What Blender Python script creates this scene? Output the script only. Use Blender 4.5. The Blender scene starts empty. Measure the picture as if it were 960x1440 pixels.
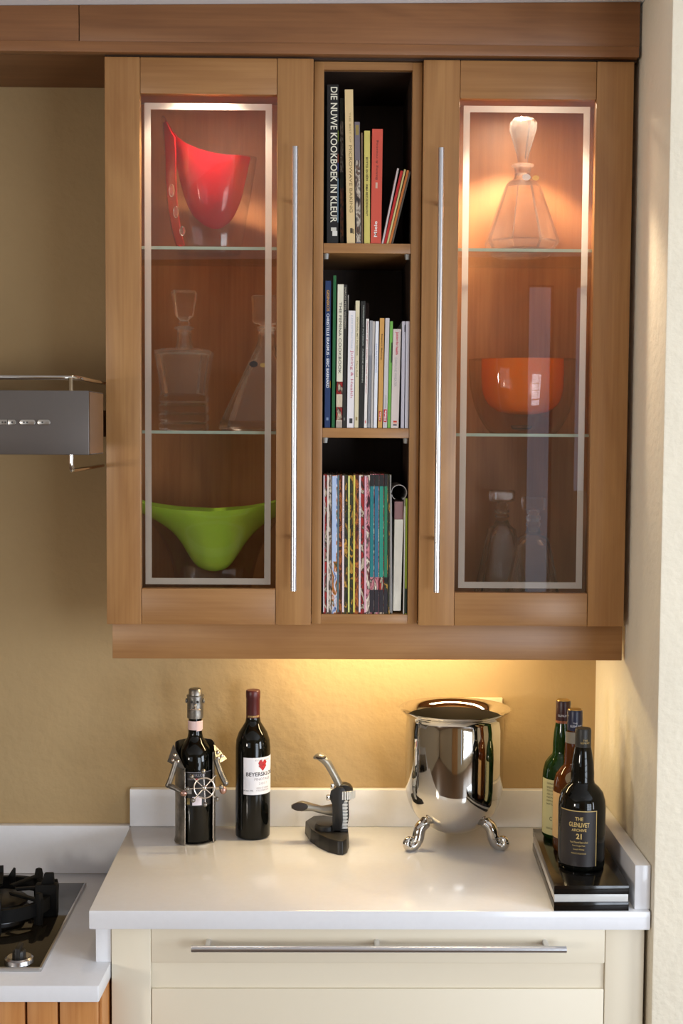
import bpy, bmesh, math, random
from mathutils import Vector, Matrix
rnd = random.Random(7)
sc = bpy.context.scene
col = sc.collection

# ------------------------------------------------------------------ camera
FPX, PITCH, ROLL, YAW = 1896.2, .0613, .0064, -.0131        # in a 960 x 1440 frame
CAM = Vector((0, -3.0, 1.7975))
_c, _s = math.cos, math.sin
_ex = Vector((_c(YAW), _s(YAW), 0)); _ey = Vector((-_s(YAW), _c(YAW), 0)); _ez = Vector((0, 0, 1))
_fw = _ey * _c(PITCH) - _ez * _s(PITCH); _up = _ey * _s(PITCH) + _ez * _c(PITCH)
_r = _ex * _c(ROLL) + _up * _s(ROLL); _u = _up * _c(ROLL) - _ex * _s(ROLL)
cd = bpy.data.cameras.new('camera'); cam = bpy.data.objects.new('camera', cd); col.objects.link(cam)
cd.sensor_fit = 'VERTICAL'; cd.sensor_height = 36; cd.lens = FPX / 1440 * 36; cd.clip_start = .05; cd.clip_end = 100
cam.matrix_world = Matrix(((_r.x, _u.x, -_fw.x, CAM.x), (_r.y, _u.y, -_fw.y, CAM.y), (_r.z, _u.z, -_fw.z, CAM.z), (0, 0, 0, 1)))
sc.camera = cam
def ray(px, py): return _fw + _r * ((px - 480) / FPX) - _u * ((py - 720) / FPX)
def PY(px, py, y): d = ray(px, py); return CAM + d * ((y - CAM.y) / d.y)
def PZ(px, py, z): d = ray(px, py); return CAM + d * ((z - CAM.z) / d.z)

# ------------------------------------------------------------------ sky, windows' light, exposure
w = bpy.data.worlds.new('world'); sc.world = w; w.use_nodes = True
w.node_tree.nodes['Background'].inputs[0].default_value = (.75, .85, 1, 1)
w.node_tree.nodes['Background'].inputs[1].default_value = .8
def area(name, loc, aim, sx, sy, power, color):
    l = bpy.data.lights.new(name, 'AREA'); l.shape = 'RECTANGLE'; l.size = sx; l.size_y = sy; l.energy = power; l.color = color
    o = bpy.data.objects.new(name, l); col.objects.link(o); o.location = loc
    o.rotation_euler = (Vector(aim) - Vector(loc)).to_track_quat('-Z', 'Y').to_euler()
    return o
# daylight coming in through the four windows of the room behind the camera
area('daylight_side_window', (-3.18, -3.95, 1.42), (-2.18, -3.2, 1.36), .42, .5, 34, (1, .93, .84))
area('daylight_rear_window', (-1.95, -4.18, 1.4), (-1.95, -3, 1.4), 1.6, 1.0, 3, (.86, .92, 1))
area('daylight_garden_door', (2.25, -4.18, 1.0), (2.25, -3, 1.0), 1.7, 1.6, 66, (.80, .89, 1))
area('daylight_east_window', (3.18, -2.5, 1.3), (2, -2.5, 1.25), 1.3, 1.2, 62, (.84, .91, 1))
sc.view_settings.view_transform = 'Standard'; sc.view_settings.look = 'None'
sc.view_settings.exposure = .25; sc.view_settings.gamma = 1; sc.view_settings.use_curve_mapping = False

# ------------------------------------------------------------------ materials
def lin(c):
    return tuple(((x / 255) / 12.92 if x / 255 <= .04045 else ((x / 255 + .055) / 1.055) ** 2.4) for x in c)
MATS = {}
def pm(name, rgb, rough=.5, metal=0., spec=.5, bump=0, bscale=60, vary=0, vscale=4, coat=0, srgb=True):
    if name in MATS: return MATS[name]
    m = bpy.data.materials.new(name); m.use_nodes = True; nt = m.node_tree; b = nt.nodes['Principled BSDF']
    c = lin(rgb) if srgb else rgb
    b.inputs['Base Color'].default_value = (*c, 1); b.inputs['Roughness'].default_value = rough
    b.inputs['Metallic'].default_value = metal; b.inputs['Specular IOR Level'].default_value = spec
    b.inputs['Coat Weight'].default_value = coat
    if bump or vary:
        tc = nt.nodes.new('ShaderNodeTexCoord')
    if vary:
        n = nt.nodes.new('ShaderNodeTexNoise'); n.inputs['Scale'].default_value = vscale; n.inputs['Detail'].default_value = 5
        nt.links.new(tc.outputs['Object'], n.inputs['Vector'])
        r = nt.nodes.new('ShaderNodeValToRGB'); r.color_ramp.elements[0].position = .3; r.color_ramp.elements[1].position = .7
        r.color_ramp.elements[0].color = (*[x * (1 - vary) for x in c], 1); r.color_ramp.elements[1].color = (*[min(1, x * (1 + vary)) for x in c], 1)
        nt.links.new(n.outputs[0], r.inputs[0]); nt.links.new(r.outputs[0], b.inputs['Base Color'])
    if bump:
        n = nt.nodes.new('ShaderNodeTexNoise'); n.inputs['Scale'].default_value = bscale; n.inputs['Detail'].default_value = 6
        nt.links.new(tc.outputs['Object'], n.inputs['Vector'])
        bp = nt.nodes.new('ShaderNodeBump'); bp.inputs['Strength'].default_value = bump; bp.inputs['Distance'].default_value = .004
        nt.links.new(n.outputs[0], bp.inputs['Height']); nt.links.new(bp.outputs[0], b.inputs['Normal'])
    MATS[name] = m; return m
def wood(name, c1, c2, axis, rough=.38):
    if name in MATS: return MATS[name]
    m = bpy.data.materials.new(name); m.use_nodes = True; nt = m.node_tree; b = nt.nodes['Principled BSDF']; L = nt.links.new
    tc = nt.nodes.new('ShaderNodeTexCoord'); oi = nt.nodes.new('ShaderNodeObjectInfo')
    add = nt.nodes.new('ShaderNodeVectorMath'); add.operation = 'MULTIPLY_ADD'; add.inputs[1].default_value = (7, 13, 5)
    L(oi.outputs['Random'], add.inputs[0]); L(tc.outputs['Object'], add.inputs[2])
    def noise(scale, detail, dist):
        mp = nt.nodes.new('ShaderNodeMapping'); mp.inputs['Scale'].default_value = scale
        L(add.outputs[0], mp.inputs[0])
        n = nt.nodes.new('ShaderNodeTexNoise'); n.inputs['Scale'].default_value = 1; n.inputs['Detail'].default_value = detail
        n.inputs['Distortion'].default_value = dist; L(mp.outputs[0], n.inputs['Vector']); return n
    def sc3(al, ac): s = [ac, ac, ac]; s[axis] = al; return s
    fine = noise(sc3(4, 160), 3, .2); fig = noise(sc3(1.6, 9), 4, 2.2)
    mx = nt.nodes.new('ShaderNodeMix'); mx.data_type = 'FLOAT'; mx.inputs[0].default_value = .62
    L(fine.outputs[0], mx.inputs[2]); L(fig.outputs[0], mx.inputs[3])
    r = nt.nodes.new('ShaderNodeValToRGB'); e = r.color_ramp.elements
    e[0].position = .34; e[0].color = (*lin(c1), 1); e[1].position = .68; e[1].color = (*lin(c2), 1)
    L(mx.outputs[0], r.inputs[0]); L(r.outputs[0], b.inputs['Base Color'])
    b.inputs['Roughness'].default_value = rough
    bp = nt.nodes.new('ShaderNodeBump'); bp.inputs['Strength'].default_value = .08; bp.inputs['Distance'].default_value = .001
    L(fine.outputs[0], bp.inputs['Height']); L(bp.outputs[0], b.inputs['Normal'])
    MATS[name] = m; return m
def thin_glass(name, tint=(1, 1, 1), f0=.05, edge=.5, rough=.0):
    """clear glass that lets light straight through and mirrors at grazing angles"""
    if name in MATS: return MATS[name]
    m = bpy.data.materials.new(name); m.use_nodes = True; nt = m.node_tree; nt.nodes.clear(); L = nt.links.new
    out = nt.nodes.new('ShaderNodeOutputMaterial'); t = nt.nodes.new('ShaderNodeBsdfTransparent'); t.inputs[0].default_value = (*tint, 1)
    g = nt.nodes.new('ShaderNodeBsdfGlossy'); g.inputs['Roughness'].default_value = rough
    lw = nt.nodes.new('ShaderNodeLayerWeight'); lw.inputs[0].default_value = .5
    p = nt.nodes.new('ShaderNodeMath'); p.operation = 'POWER'; p.inputs[1].default_value = 4; L(lw.outputs['Facing'], p.inputs[0])
    q = nt.nodes.new('ShaderNodeMath'); q.operation = 'MULTIPLY_ADD'; q.inputs[1].default_value = edge; q.inputs[2].default_value = f0; L(p.outputs[0], q.inputs[0])
    mx = nt.nodes.new('ShaderNodeMixShader'); L(q.outputs[0], mx.inputs[0]); L(t.outputs[0], mx.inputs[1]); L(g.outputs[0], mx.inputs[2]); L(mx.outputs[0], out.inputs[0])
    MATS[name] = m; return m
def real_glass(name, tint=(1, 1, 1), clear=.45, ior=1.45, haze=.05):
    """lead crystal: refracting glass, part straight see-through, a little internal scatter"""
    if name in MATS: return MATS[name]
    m = bpy.data.materials.new(name); m.use_nodes = True; nt = m.node_tree; nt.nodes.clear(); L = nt.links.new
    out = nt.nodes.new('ShaderNodeOutputMaterial'); t = nt.nodes.new('ShaderNodeBsdfTransparent'); t.inputs[0].default_value = (*tint, 1)
    g = nt.nodes.new('ShaderNodeBsdfGlass'); g.inputs['IOR'].default_value = ior; g.inputs['Roughness'].default_value = .02; g.inputs['Color'].default_value = (*tint, 1)
    mx = nt.nodes.new('ShaderNodeMixShader'); mx.inputs[0].default_value = clear
    L(g.outputs[0], mx.inputs[1]); L(t.outputs[0], mx.inputs[2])
    tl = nt.nodes.new('ShaderNodeBsdfTranslucent'); tl.inputs[0].default_value = (.9, .9, .9, 1)
    m2 = nt.nodes.new('ShaderNodeMixShader'); m2.inputs[0].default_value = haze
    L(mx.outputs[0], m2.inputs[1]); L(tl.outputs[0], m2.inputs[2]); L(m2.outputs[0], out.inputs[0])
    MATS[name] = m; return m
def colour_glass(name, rgb, trans=.35, rough=.08):
    """saturated cased glass: diffuse body with light passing, glossy skin"""
    if name in MATS: return MATS[name]
    m = bpy.data.materials.new(name); m.use_nodes = True; nt = m.node_tree; nt.nodes.clear(); L = nt.links.new; c = (*lin(rgb), 1)
    out = nt.nodes.new('ShaderNodeOutputMaterial')
    d = nt.nodes.new('ShaderNodeBsdfDiffuse'); d.inputs[0].default_value = c
    tl = nt.nodes.new('ShaderNodeBsdfTranslucent'); tl.inputs[0].default_value = c
    a = nt.nodes.new('ShaderNodeMixShader'); a.inputs[0].default_value = .3; L(d.outputs[0], a.inputs[1]); L(tl.outputs[0], a.inputs[2])
    t = nt.nodes.new('ShaderNodeBsdfTransparent'); t.inputs[0].default_value = c
    b = nt.nodes.new('ShaderNodeMixShader'); b.inputs[0].default_value = trans; L(a.outputs[0], b.inputs[1]); L(t.outputs[0], b.inputs[2])
    g = nt.nodes.new('ShaderNodeBsdfGlossy'); g.inputs['Roughness'].default_value = rough
    lw = nt.nodes.new('ShaderNodeLayerWeight'); lw.inputs[0].default_value = .5
    p = nt.nodes.new('ShaderNodeMath'); p.operation = 'POWER'; p.inputs[1].default_value = 4; L(lw.outputs['Facing'], p.inputs[0])
    q = nt.nodes.new('ShaderNodeMath'); q.operation = 'MULTIPLY_ADD'; q.inputs[1].default_value = .5; q.inputs[2].default_value = .045; L(p.outputs[0], q.inputs[0])
    e = nt.nodes.new('ShaderNodeMixShader'); L(q.outputs[0], e.inputs[0]); L(b.outputs[0], e.inputs[1]); L(g.outputs[0], e.inputs[2]); L(e.outputs[0], out.inputs[0])
    MATS[name] = m; return m
def frosted(name):
    m = bpy.data.materials.new(name); m.use_nodes = True; nt = m.node_tree; nt.nodes.clear(); L = nt.links.new
    out = nt.nodes.new('ShaderNodeOutputMaterial'); c = (.85, .83, .8, 1)
    d = nt.nodes.new('ShaderNodeBsdfDiffuse'); d.inputs[0].default_value = c
    tl = nt.nodes.new('ShaderNodeBsdfTranslucent'); tl.inputs[0].default_value = c
    a = nt.nodes.new('ShaderNodeMixShader'); a.inputs[0].default_value = .5; L(d.outputs[0], a.inputs[1]); L(tl.outputs[0], a.inputs[2])
    t = nt.nodes.new('ShaderNodeBsdfTransparent')
    b = nt.nodes.new('ShaderNodeMixShader'); b.inputs[0].default_value = .38; L(a.outputs[0], b.inputs[1]); L(t.outputs[0], b.inputs[2]); L(b.outputs[0], out.inputs[0])
    return m
def emit(name, rgb, strength):
    m = bpy.data.materials.new(name); m.use_nodes = True; nt = m.node_tree; b = nt.nodes['Principled BSDF']
    b.inputs['Base Color'].default_value = (.8, .8, .8, 1); b.inputs['Emission Color'].default_value = (*rgb, 1); b.inputs['Emission Strength'].default_value = strength
    return m
def picture(name, cols, scale=(60, 60, 14)):
    """printed colour photograph on a magazine or book back"""
    m = bpy.data.materials.new(name); m.use_nodes = True; nt = m.node_tree; b = nt.nodes['Principled BSDF']; L = nt.links.new
    tc = nt.nodes.new('ShaderNodeTexCoord'); oi = nt.nodes.new('ShaderNodeObjectInfo')
    ad = nt.nodes.new('ShaderNodeVectorMath'); ad.operation = 'MULTIPLY_ADD'; ad.inputs[1].default_value = (3, 5, 11); L(oi.outputs['Random'], ad.inputs[0]); L(tc.outputs['Object'], ad.inputs[2])
    mp = nt.nodes.new('ShaderNodeMapping'); mp.inputs['Scale'].default_value = scale; L(ad.outputs[0], mp.inputs[0])
    n = nt.nodes.new('ShaderNodeTexNoise'); n.inputs['Scale'].default_value = 1.6; n.inputs['Detail'].default_value = 3; n.inputs['Distortion'].default_value = .8; L(mp.outputs[0], n.inputs['Vector'])
    r = nt.nodes.new('ShaderNodeValToRGB'); r.color_ramp.interpolation = 'LINEAR'; e = r.color_ramp.elements
    k = len(cols)
    while len(e) < k: e.new(.5)
    for i, cc in enumerate(cols): e[i].position = .30 + .40 * i / (k - 1); e[i].color = (*lin(cc), 1)
    L(n.outputs[0], r.inputs[0]); L(r.outputs[0], b.inputs['Base Color']); b.inputs['Roughness'].default_value = .35
    return m

WV = wood('beech_upright', (152, 107, 63), (178, 133, 83), 2)
WH = wood('beech_level', (149, 104, 61), (174, 129, 80), 0)
WC = wood('beech_cornice_shade', (122, 80, 48), (146, 100, 62), 0)  # same beech, its shade under the ceiling put into a darker colour
WI = wood('beech_inside', (146, 94, 53), (172, 116, 69), 2, .45)
WD = wood('dark_wood', (44, 28, 18), (60, 40, 26), 2, .6)  # darker wood for the bookcase back, inner faces and cover board
OCHRE = pm('ochre_plaster', (176, 151, 111), .85, bump=.6, bscale=45, vary=.07, vscale=3, spec=.2)
CREAM = pm('cream_plaster', (240, 232, 212), .85, bump=.5, bscale=55, vary=.03, vscale=5, spec=.2)
CEIL = pm('white_ceiling', (238, 238, 240), .9)
QUARTZ = pm('white_quartz', (229, 230, 234), .16, vary=.012, vscale=90)
LACQ = pm('cream_lacquer', (228, 218, 196), .42)
STEEL = pm('brushed_steel', (205, 205, 205), .3, 1)
ALU = pm('satin_aluminium', (214, 216, 222), .28, 1)
CHROME = pm('polished_chrome', (204, 200, 193), .04, 1)
BLACK = pm('black_lacquer', (14, 13, 12), .12)
MBLACK = pm('matt_black', (22, 20, 18), .42)
PANE = thin_glass('door_glass', (.97, .95, .93), .05, .6)
SHELFG = thin_glass('shelf_glass', (.95, .97, .95), .05, .6)
SHELFE = pm('shelf_glass_edge', (168, 186, 172), .15)
CRYSTAL = real_glass('crystal', (1, 1, 1), .25, 1.5)
CLEAR = thin_glass('clear_casing', (.96, .94, .92), .06, .8)
FROST = frosted('etched_glass')
PAPER = pm('page_paper', (222, 214, 196), .8)

# ------------------------------------------------------------------ mesh helpers
class MB:
    def __init__(self): self.v = []; self.f = []
    def box(self, x0, x1, y0, y1, z0, z1):
        n = len(self.v); x0, x1 = sorted((x0, x1)); y0, y1 = sorted((y0, y1)); z0, z1 = sorted((z0, z1))
        self.v += [(x0, y0, z0), (x1, y0, z0), (x1, y1, z0), (x0, y1, z0), (x0, y0, z1), (x1, y0, z1), (x1, y1, z1), (x0, y1, z1)]
        self.f += [tuple(n + i for i in q) for q in ((3, 2, 1, 0), (4, 5, 6, 7), (0, 1, 5, 4), (1, 2, 6, 5), (2, 3, 7, 6), (3, 0, 4, 7))]
        return self
    def prism(self, pts, z0, z1, top=None):
        """plan polygon (x,y) pulled from z0 to z1; top: other plan points at z1"""
        n = len(self.v); k = len(pts); top = top or pts
        self.v += [(p[0], p[1], z0) for p in pts] + [(p[0], p[1], z1) for p in top]
        self.f += [tuple(n + i for i in reversed(range(k))), tuple(n + k + i for i in range(k))]
        self.f += [(n + i, n + (i + 1) % k, n + k + (i + 1) % k, n + k + i) for i in range(k)]
        return self
    def slab(self, pts, y0, y1):
        """outline in x,z pulled from y0 (front) to y1 (back)"""
        n = len(self.v); k = len(pts)
        self.v += [(p[0], y0, p[1]) for p in pts] + [(p[0], y1, p[1]) for p in pts]
        self.f += [tuple(n + i for i in range(k)), tuple(n + k + i for i in reversed(range(k)))]
        self.f += [(n + i, n + k + i, n + k + (i + 1) % k, n + (i + 1) % k) for i in range(k)]
        return self
    def loft(self, rings, cap0=True, cap1=True):
        n = len(self.v); k = len(rings[0])
        for r in rings: self.v += [tuple(p) for p in r]
        for j in range(len(rings) - 1):
            for i in range(k):
                a = n + j * k + i; b = n + j * k + (i + 1) % k
                self.f.append((a, b, b + k, a + k))
        if cap0: self.f.append(tuple(n + i for i in reversed(range(k))))
        if cap1: self.f.append(tuple(n + (len(rings) - 1) * k + i for i in range(k)))
        return self
    def lathe(self, prof, cx, cy, cz=0, n=40, cap0=True, cap1=True):
        rings = [[(cx + r * math.cos(2 * math.pi * i / n), cy + r * math.sin(2 * math.pi * i / n), cz + z) for i in range(n)] for r, z in prof]
        return self.loft(rings, cap0, cap1)
    def tube(self, path, rad, n=10, flat=None):
        """round bar along a path; rad one number or one per point"""
        P = [Vector(p) for p in path]; rings = []
        rs = rad if isinstance(rad, (list, tuple)) else [rad] * len(P)
        t0 = (P[1] - P[0]).normalized(); ref = Vector((0, 0, 1)) if abs(t0.z) < .9 else Vector((0, 1, 0))
        a = t0.cross(ref).normalized()
        for i, p in enumerate(P):
            t = (P[min(i + 1, len(P) - 1)] - P[max(i - 1, 0)]).normalized()
            a = (a - t * a.dot(t)).normalized(); b = t.cross(a)
            rings.append([p + (a * math.cos(2 * math.pi * k / n) + b * math.sin(2 * math.pi * k / n)) * rs[i] for k in range(n)])
        return self.loft(rings)
    def ball(self, c, r, n=12, m=8, sx=1, sy=1, sz=1):
        rings = []
        for j in range(1, m):
            a = math.pi * j / m
            rings.append([(c[0] + sx * r * math.sin(a) * math.cos(2 * math.pi * i / n), c[1] + sy * r * math.sin(a) * math.sin(2 * math.pi * i / n), c[2] - sz * r * math.cos(a)) for i in range(n)])
        return self.loft(rings)
    def grid(self, P):
        """sheet through rows of points"""
        n = len(self.v); k = len(P[0])
        for r in P: self.v += [tuple(p) for p in r]
        for j in range(len(P) - 1):
            for i in range(k - 1):
                a = n + j * k + i; self.f.append((a, a + 1, a + k + 1, a + k))
        return self
def world_origin(o):
    p = Vector((0, 0, 0))
    while o: p += o.location; o = o.parent
    return p
def mk(name, mb, mat, parent=None, origin=None, bevel=0, smooth=40, seg=2, solid=0, local=False):
    me = bpy.data.meshes.new(name)
    if local: off = Vector((0, 0, 0))
    elif parent: off = world_origin(parent)
    else: off = Vector(origin) if origin else Vector((0, 0, 0))
    me.from_pydata([tuple(Vector(p) - off) for p in mb.v], [], mb.f)
    bm = bmesh.new(); bm.from_mesh(me)
    bmesh.ops.recalc_face_normals(bm, faces=bm.faces)
    if solid:
        bmesh.ops.solidify(bm, geom=bm.faces[:], thickness=solid)
        bmesh.ops.recalc_face_normals(bm, faces=bm.faces)
    if bevel:
        bmesh.ops.bevel(bm, geom=bm.edges[:], offset=bevel, segments=seg, profile=.5, affect='EDGES', clamp_overlap=True)
    if smooth:
        lim = math.radians(smooth)
        for f in bm.faces: f.smooth = True
        for e in bm.edges:
            if len(e.link_faces) == 2 and e.calc_face_angle(0) > lim: e.smooth = False
    bm.to_mesh(me); bm.free()
    me.materials.append(mat)
    o = bpy.data.objects.new(name, me); col.objects.link(o)
    if parent: o.parent = parent
    elif not local: o.location = off
    return o
def tag(o, label=None, cat=None, group=None, kind=None):
    if label: o['label'] = label
    if cat: o['category'] = cat
    if group: o['group'] = group
    if kind: o['kind'] = kind
    return o
def thing(name, label, cat, loc=(0, 0, 0), group=None, rot=None):
    o = bpy.data.objects.new(name, None); col.objects.link(o); o.location = loc; o.empty_display_size = .05
    if rot: o.rotation_euler = rot
    return tag(o, label, cat, group)
def struct(name, mb, mat, label=None, **k):
    return tag(mk(name, mb, mat, **k), label, None, None, 'structure')
def group_part(name, parent):
    o = bpy.data.objects.new(name, None); col.objects.link(o); o.parent = parent; o.empty_display_size = .03
    return o
def B(*a): return MB().box(*a)
def text_pts(body, wd, ht, bold=0, res=3):
    """flat letter shapes centred on the origin, fitted to wd x ht"""
    cu = bpy.data.curves.new('t', 'FONT'); cu.body = body; cu.resolution_u = res; cu.offset = bold; cu.fill_mode = 'FRONT'
    o = bpy.data.objects.new('t', cu); col.objects.link(o)
    bpy.context.view_layer.update()
    dg = bpy.context.evaluated_depsgraph_get()
    me = bpy.data.meshes.new_from_object(o.evaluated_get(dg))
    v = [tuple(p.co) for p in me.vertices]; f = [tuple(p.vertices) for p in me.polygons]
    bpy.data.objects.remove(o); bpy.data.curves.remove(cu); bpy.data.meshes.remove(me)
    xs = [p[0] for p in v]; ys = [p[1] for p in v]
    x0, x1, y0, y1 = min(xs), max(xs), min(ys), max(ys)
    return [((p[0] - (x0 + x1) / 2) / (x1 - x0) * wd, (p[1] - (y0 + y1) / 2) / (y1 - y0) * ht) for p in v], f
def lettering(body, wd, ht, fn, mat, parent, bold=0, name='lettering', local=True):
    v, f = text_pts(body, wd, ht, bold); mb = MB(); mb.v = [tuple(fn(x, y)) for x, y in v]; mb.f = f
    me = bpy.data.meshes.new(name); off = Vector((0, 0, 0)) if local else world_origin(parent)
    me.from_pydata([tuple(Vector(p) - off) for p in mb.v], [], mb.f); me.materials.append(mat)
    o = bpy.data.objects.new(name, me); col.objects.link(o); o.parent = parent
    return o
def lerp(a, b, t): return a + (b - a) * t
def interp(tab, x):
    tab = sorted(tab)
    if x <= tab[0][0]: return tab[0][1]
    for (a, va), (b, vb) in zip(tab, tab[1:]):
        if x <= b: return va + (vb - va) * (x - a) / (b - a)
    return tab[-1][1]
def spline(pts, n=6):
    """smooth curve through points (Catmull-Rom)"""
    P = [Vector(p) for p in pts]; out = []
    for i in range(len(P) - 1):
        p0, p1, p2, p3 = P[max(i - 1, 0)], P[i], P[i + 1], P[min(i + 2, len(P) - 1)]
        for k in range(n):
            t = k / n
            out.append(.5 * ((2 * p1) + (p2 - p0) * t + (2 * p0 - 5 * p1 + 4 * p2 - p3) * t * t + (3 * p1 - p0 - 3 * p2 + p3) * t ** 3))
    out.append(P[-1]); return out

# ================================================================== the room
XW = .614                                        # face of the side wall
YP = -.5615                                      # front of the wall pier
def zceil(x): return 2.6205 + .0155 * x
struct('floor', B(-3.2, 3.2, -4.3, .12, -.06, 0), pm('floor_tiles', (92, 70, 52), .35, vary=.1, vscale=2), 'brown kitchen floor')
cm = MB(); n0 = []
for z in (0, .1):
    for x, y in ((-3.3, -4.3), (3.3, -4.3), (3.3, .12), (-3.3, .12)): cm.v.append((x, y, zceil(x) + z))
cm.f = [(0, 1, 2, 3), (7, 6, 5, 4), (0, 4, 5, 1), (1, 5, 6, 2), (2, 6, 7, 3), (3, 7, 4, 0)]
struct('ceiling', cm, CEIL, 'plain white kitchen ceiling')
struct('wall_back', B(-3.2, XW, 0, .12, 0, 2.57), OCHRE, 'ochre plastered wall behind cabinets')
struct('wall_right', B(XW, 3.2, YP, .12, 0, 2.63), CREAM, 'cream textured plaster wall pier', bevel=.004)
def wall_with_holes(name, mat, horiz, a0, a1, p0, p1, z1, holes, label):
    """wall from boxes around rectangular openings (a range, z range)"""
    mb = MB(); cuts = sorted(holes); a = a0
    def put(u0, u1, q0, q1):
        if u1 - u0 > 1e-4 and q1 - q0 > 1e-4:
            mb.box(u0, u1, p0, p1, q0, q1) if horiz else mb.box(p0, p1, u0, u1, q0, q1)
    for h0, h1, q0, q1 in cuts:
        put(a, h0, 0, z1 + .1); put(h0, h1, 0, q0); put(h0, h1, q1, z1 + .1); a = h1
    put(a, a1, 0, z1 + .1)
    return struct(name, mb, mat, label)
ROOM = pm('room_paint', (168, 150, 122), .8)
wall_with_holes('wall_east', ROOM, False, -4.3, .12, 3.2, 3.3, 2.57, [(-3.15, -1.85, .7, 1.9)], 'room wall with a wide window on the far right')
wall_with_holes('wall_left', ROOM, False, -4.3, .12, -3.3, -3.2, 2.57, [(-4.2, -3.7, 1.15, 1.7)], 'cream room wall with a side window')
wall_with_holes('wall_rear', ROOM, True, -3.2, 3.2, -4.3, -4.2, 2.57, [(-2.75, -1.15, .9, 1.9), (.99, 1.11, .1, 2.5), (1.22, 1.285, 1.5, 2.5), (1.4, 3.1, .2, 1.8)], 'cream room wall with window and garden door')
WFR = pm('white_window_paint', (235, 235, 235), .4)
def window(name, x0, x1, z0, z1, nv, nh):
    m = MB(); t = .04
    for k in range(nv + 1): x = lerp(x0 + t / 2, x1 - t / 2, k / nv); m.box(x - t / 2, x + t / 2, -4.16, -4.12, z0, z1)
    for k in range(nh + 1): z = lerp(z0 + t / 2, z1 - t / 2, k / nh); m.box(x0, x1, -4.158, -4.122, z - t / 2, z + t / 2)
    struct(name, m, WFR, 'white glazing bars in the rear wall')
window('window_1', -2.75, -1.15, .9, 1.9, 3, 3)
window('window_2', 1.4, 3.1, .2, 1.8, 2, 4)
dm = MB().box(-.45, .42, -4.2, -4.16, 0, 2.06)
for q in range(5): dm.box(-.45 + .176 * q, -.45 + .176 * q + .166, -4.16, -4.15, 0, 2.06)
struct('door_1', dm, WV, 'brown plank door in the rear wall')

# ================================================================== wall cabinets
YD, YB, YC = -.325, -.305, -.303                # door front, door back, carcass front
Z0, Z1 = 1.4065, 2.5175
def cabinet(label, x0, x1, op, bd, hx, hy, shelves, back_label):
    """op: glass opening, bd: etched border, both as pixels (left top, right top, top, bottom, left bottom, right bottom)"""
    t = thing('glass_door_cabinet', label, 'cabinet', ((x0 + x1) / 2, 0, Z0))
    T = .017
    for a in (x0 + .0015, x1 - .0015 - T): mk('side_panel', B(a, a + T, YC, -.001, Z0, Z1), WI, t, bevel=.0006)
    mk('top_panel', B(x0 + .0015 + T, x1 - .0015 - T, YC, -.001, Z1 - T, Z1), WI, t)
    mk('bottom_panel', B(x0 + .0015 + T, x1 - .0015 - T, YC, -.001, Z0, Z0 + T), WI, t)
    mk('back_panel', B(x0 + .0015 + T, x1 - .0015 - T, -.012, -.002, Z0 + T, Z1 - T), WI, t)
    ol = (PY(op[0], op[2], YD).x + PY(op[4], op[3], YD).x) / 2; orr = (PY(op[1], op[2], YD).x + PY(op[5], op[3], YD).x) / 2
    ot = PY((op[0] + op[1]) / 2, op[2], YD).z; ob = PY((op[4] + op[5]) / 2, op[3], YD).z
    d = group_part('door', t)
    mk('stile', B(x0, ol, YD, YB, Z0, Z1), WV, d, bevel=.0016); mk('stile', B(orr, x1, YD, YB, Z0, Z1), WV, d, bevel=.0016)
    mk('rail', B(ol + .0006, orr - .0006, YD + .0012, YB, ot, Z1), WH, d, bevel=.0016); mk('rail', B(ol + .0006, orr - .0006, YD + .0012, YB, Z0, ob), WH, d, bevel=.0016)
    YG = -.3125
    mk('glass_pane', B(ol, orr, YG - .002, YG + .002, ob, ot), PANE, d)
    bl = (PY(bd[0], bd[2], YG).x + PY(bd[4], bd[3], YG).x) / 2; br = (PY(bd[1], bd[2], YG).x + PY(bd[5], bd[3], YG).x) / 2
    bt = PY((bd[0] + bd[1]) / 2, bd[2], YG).z; bb = PY((bd[4] + bd[5]) / 2, bd[3], YG).z; q = .0125
    m = MB(); yb0, yb1 = YG + .0022, YG + .0028
    m.box(bl, bl + q, yb0, yb1, bb, bt); m.box(br - q, br, yb0, yb1, bb, bt); m.box(bl + q, br - q, yb0, yb1, bb, bb + q); m.box(bl + q, br - q, yb0, yb1, bt - q, bt)
    e = mk('etched_border', m, FROST, d); e['label'] = 'frosted rectangular border etched in glass'
    yh = -.358; ha = PY(hx[0], hy[0], yh); hb = PY(hx[1], hy[1], yh); X = (ha.x + hb.x) / 2
    m = MB().tube([(X, yh, hb.z), (X, yh, ha.z)], .0058, 16)
    for f in (.12, .88): m.tube([(X, yh, lerp(hb.z, ha.z, f)), (X, YD + .001, lerp(hb.z, ha.z, f))], .004, 10)
    h = mk('bar_handle', m, ALU, d); h['label'] = 'long satin steel bar handle'
    for py in shelves:
        z = PY((op[0] + op[1]) / 2, py, -.285).z
        s = mk('glass_shelf', B(x0 + .0185, x1 - .0185, -.284, -.013, z - .003, z + .003), SHELFG, t)
        mk('polished_edge', B(x0 + .0185, x1 - .0185, -.286, -.284, z - .003, z + .003), SHELFE, s)
    return t
CL = cabinet('tall beech cabinet with glass door holding red, clear and green glass', -.4313, -.0248, (197, 389, 132, 828, 198, 388), (203, 382.5, 145, 822, 204, 380), (415.5, 412), (206, 831), (349, 608), '')
CR = cabinet('tall beech cabinet with glass door beside the cream wall, orange bowl inside', .190, .6015, (645, 838, 139, 834, 640, 827), (650, 829, 149, 827.5, 646, 819), (619.5, 614.3), (208, 833), (352, 612), '')
ZS1 = PY(293, 349, -.285).z + .003; ZS2 = PY(293, 608, -.285).z + .003
ZR1 = PY(740, 352, -.285).z + .003; ZR2 = PY(740, 612, -.285).z + .003
ZF = Z0 + .017
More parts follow.
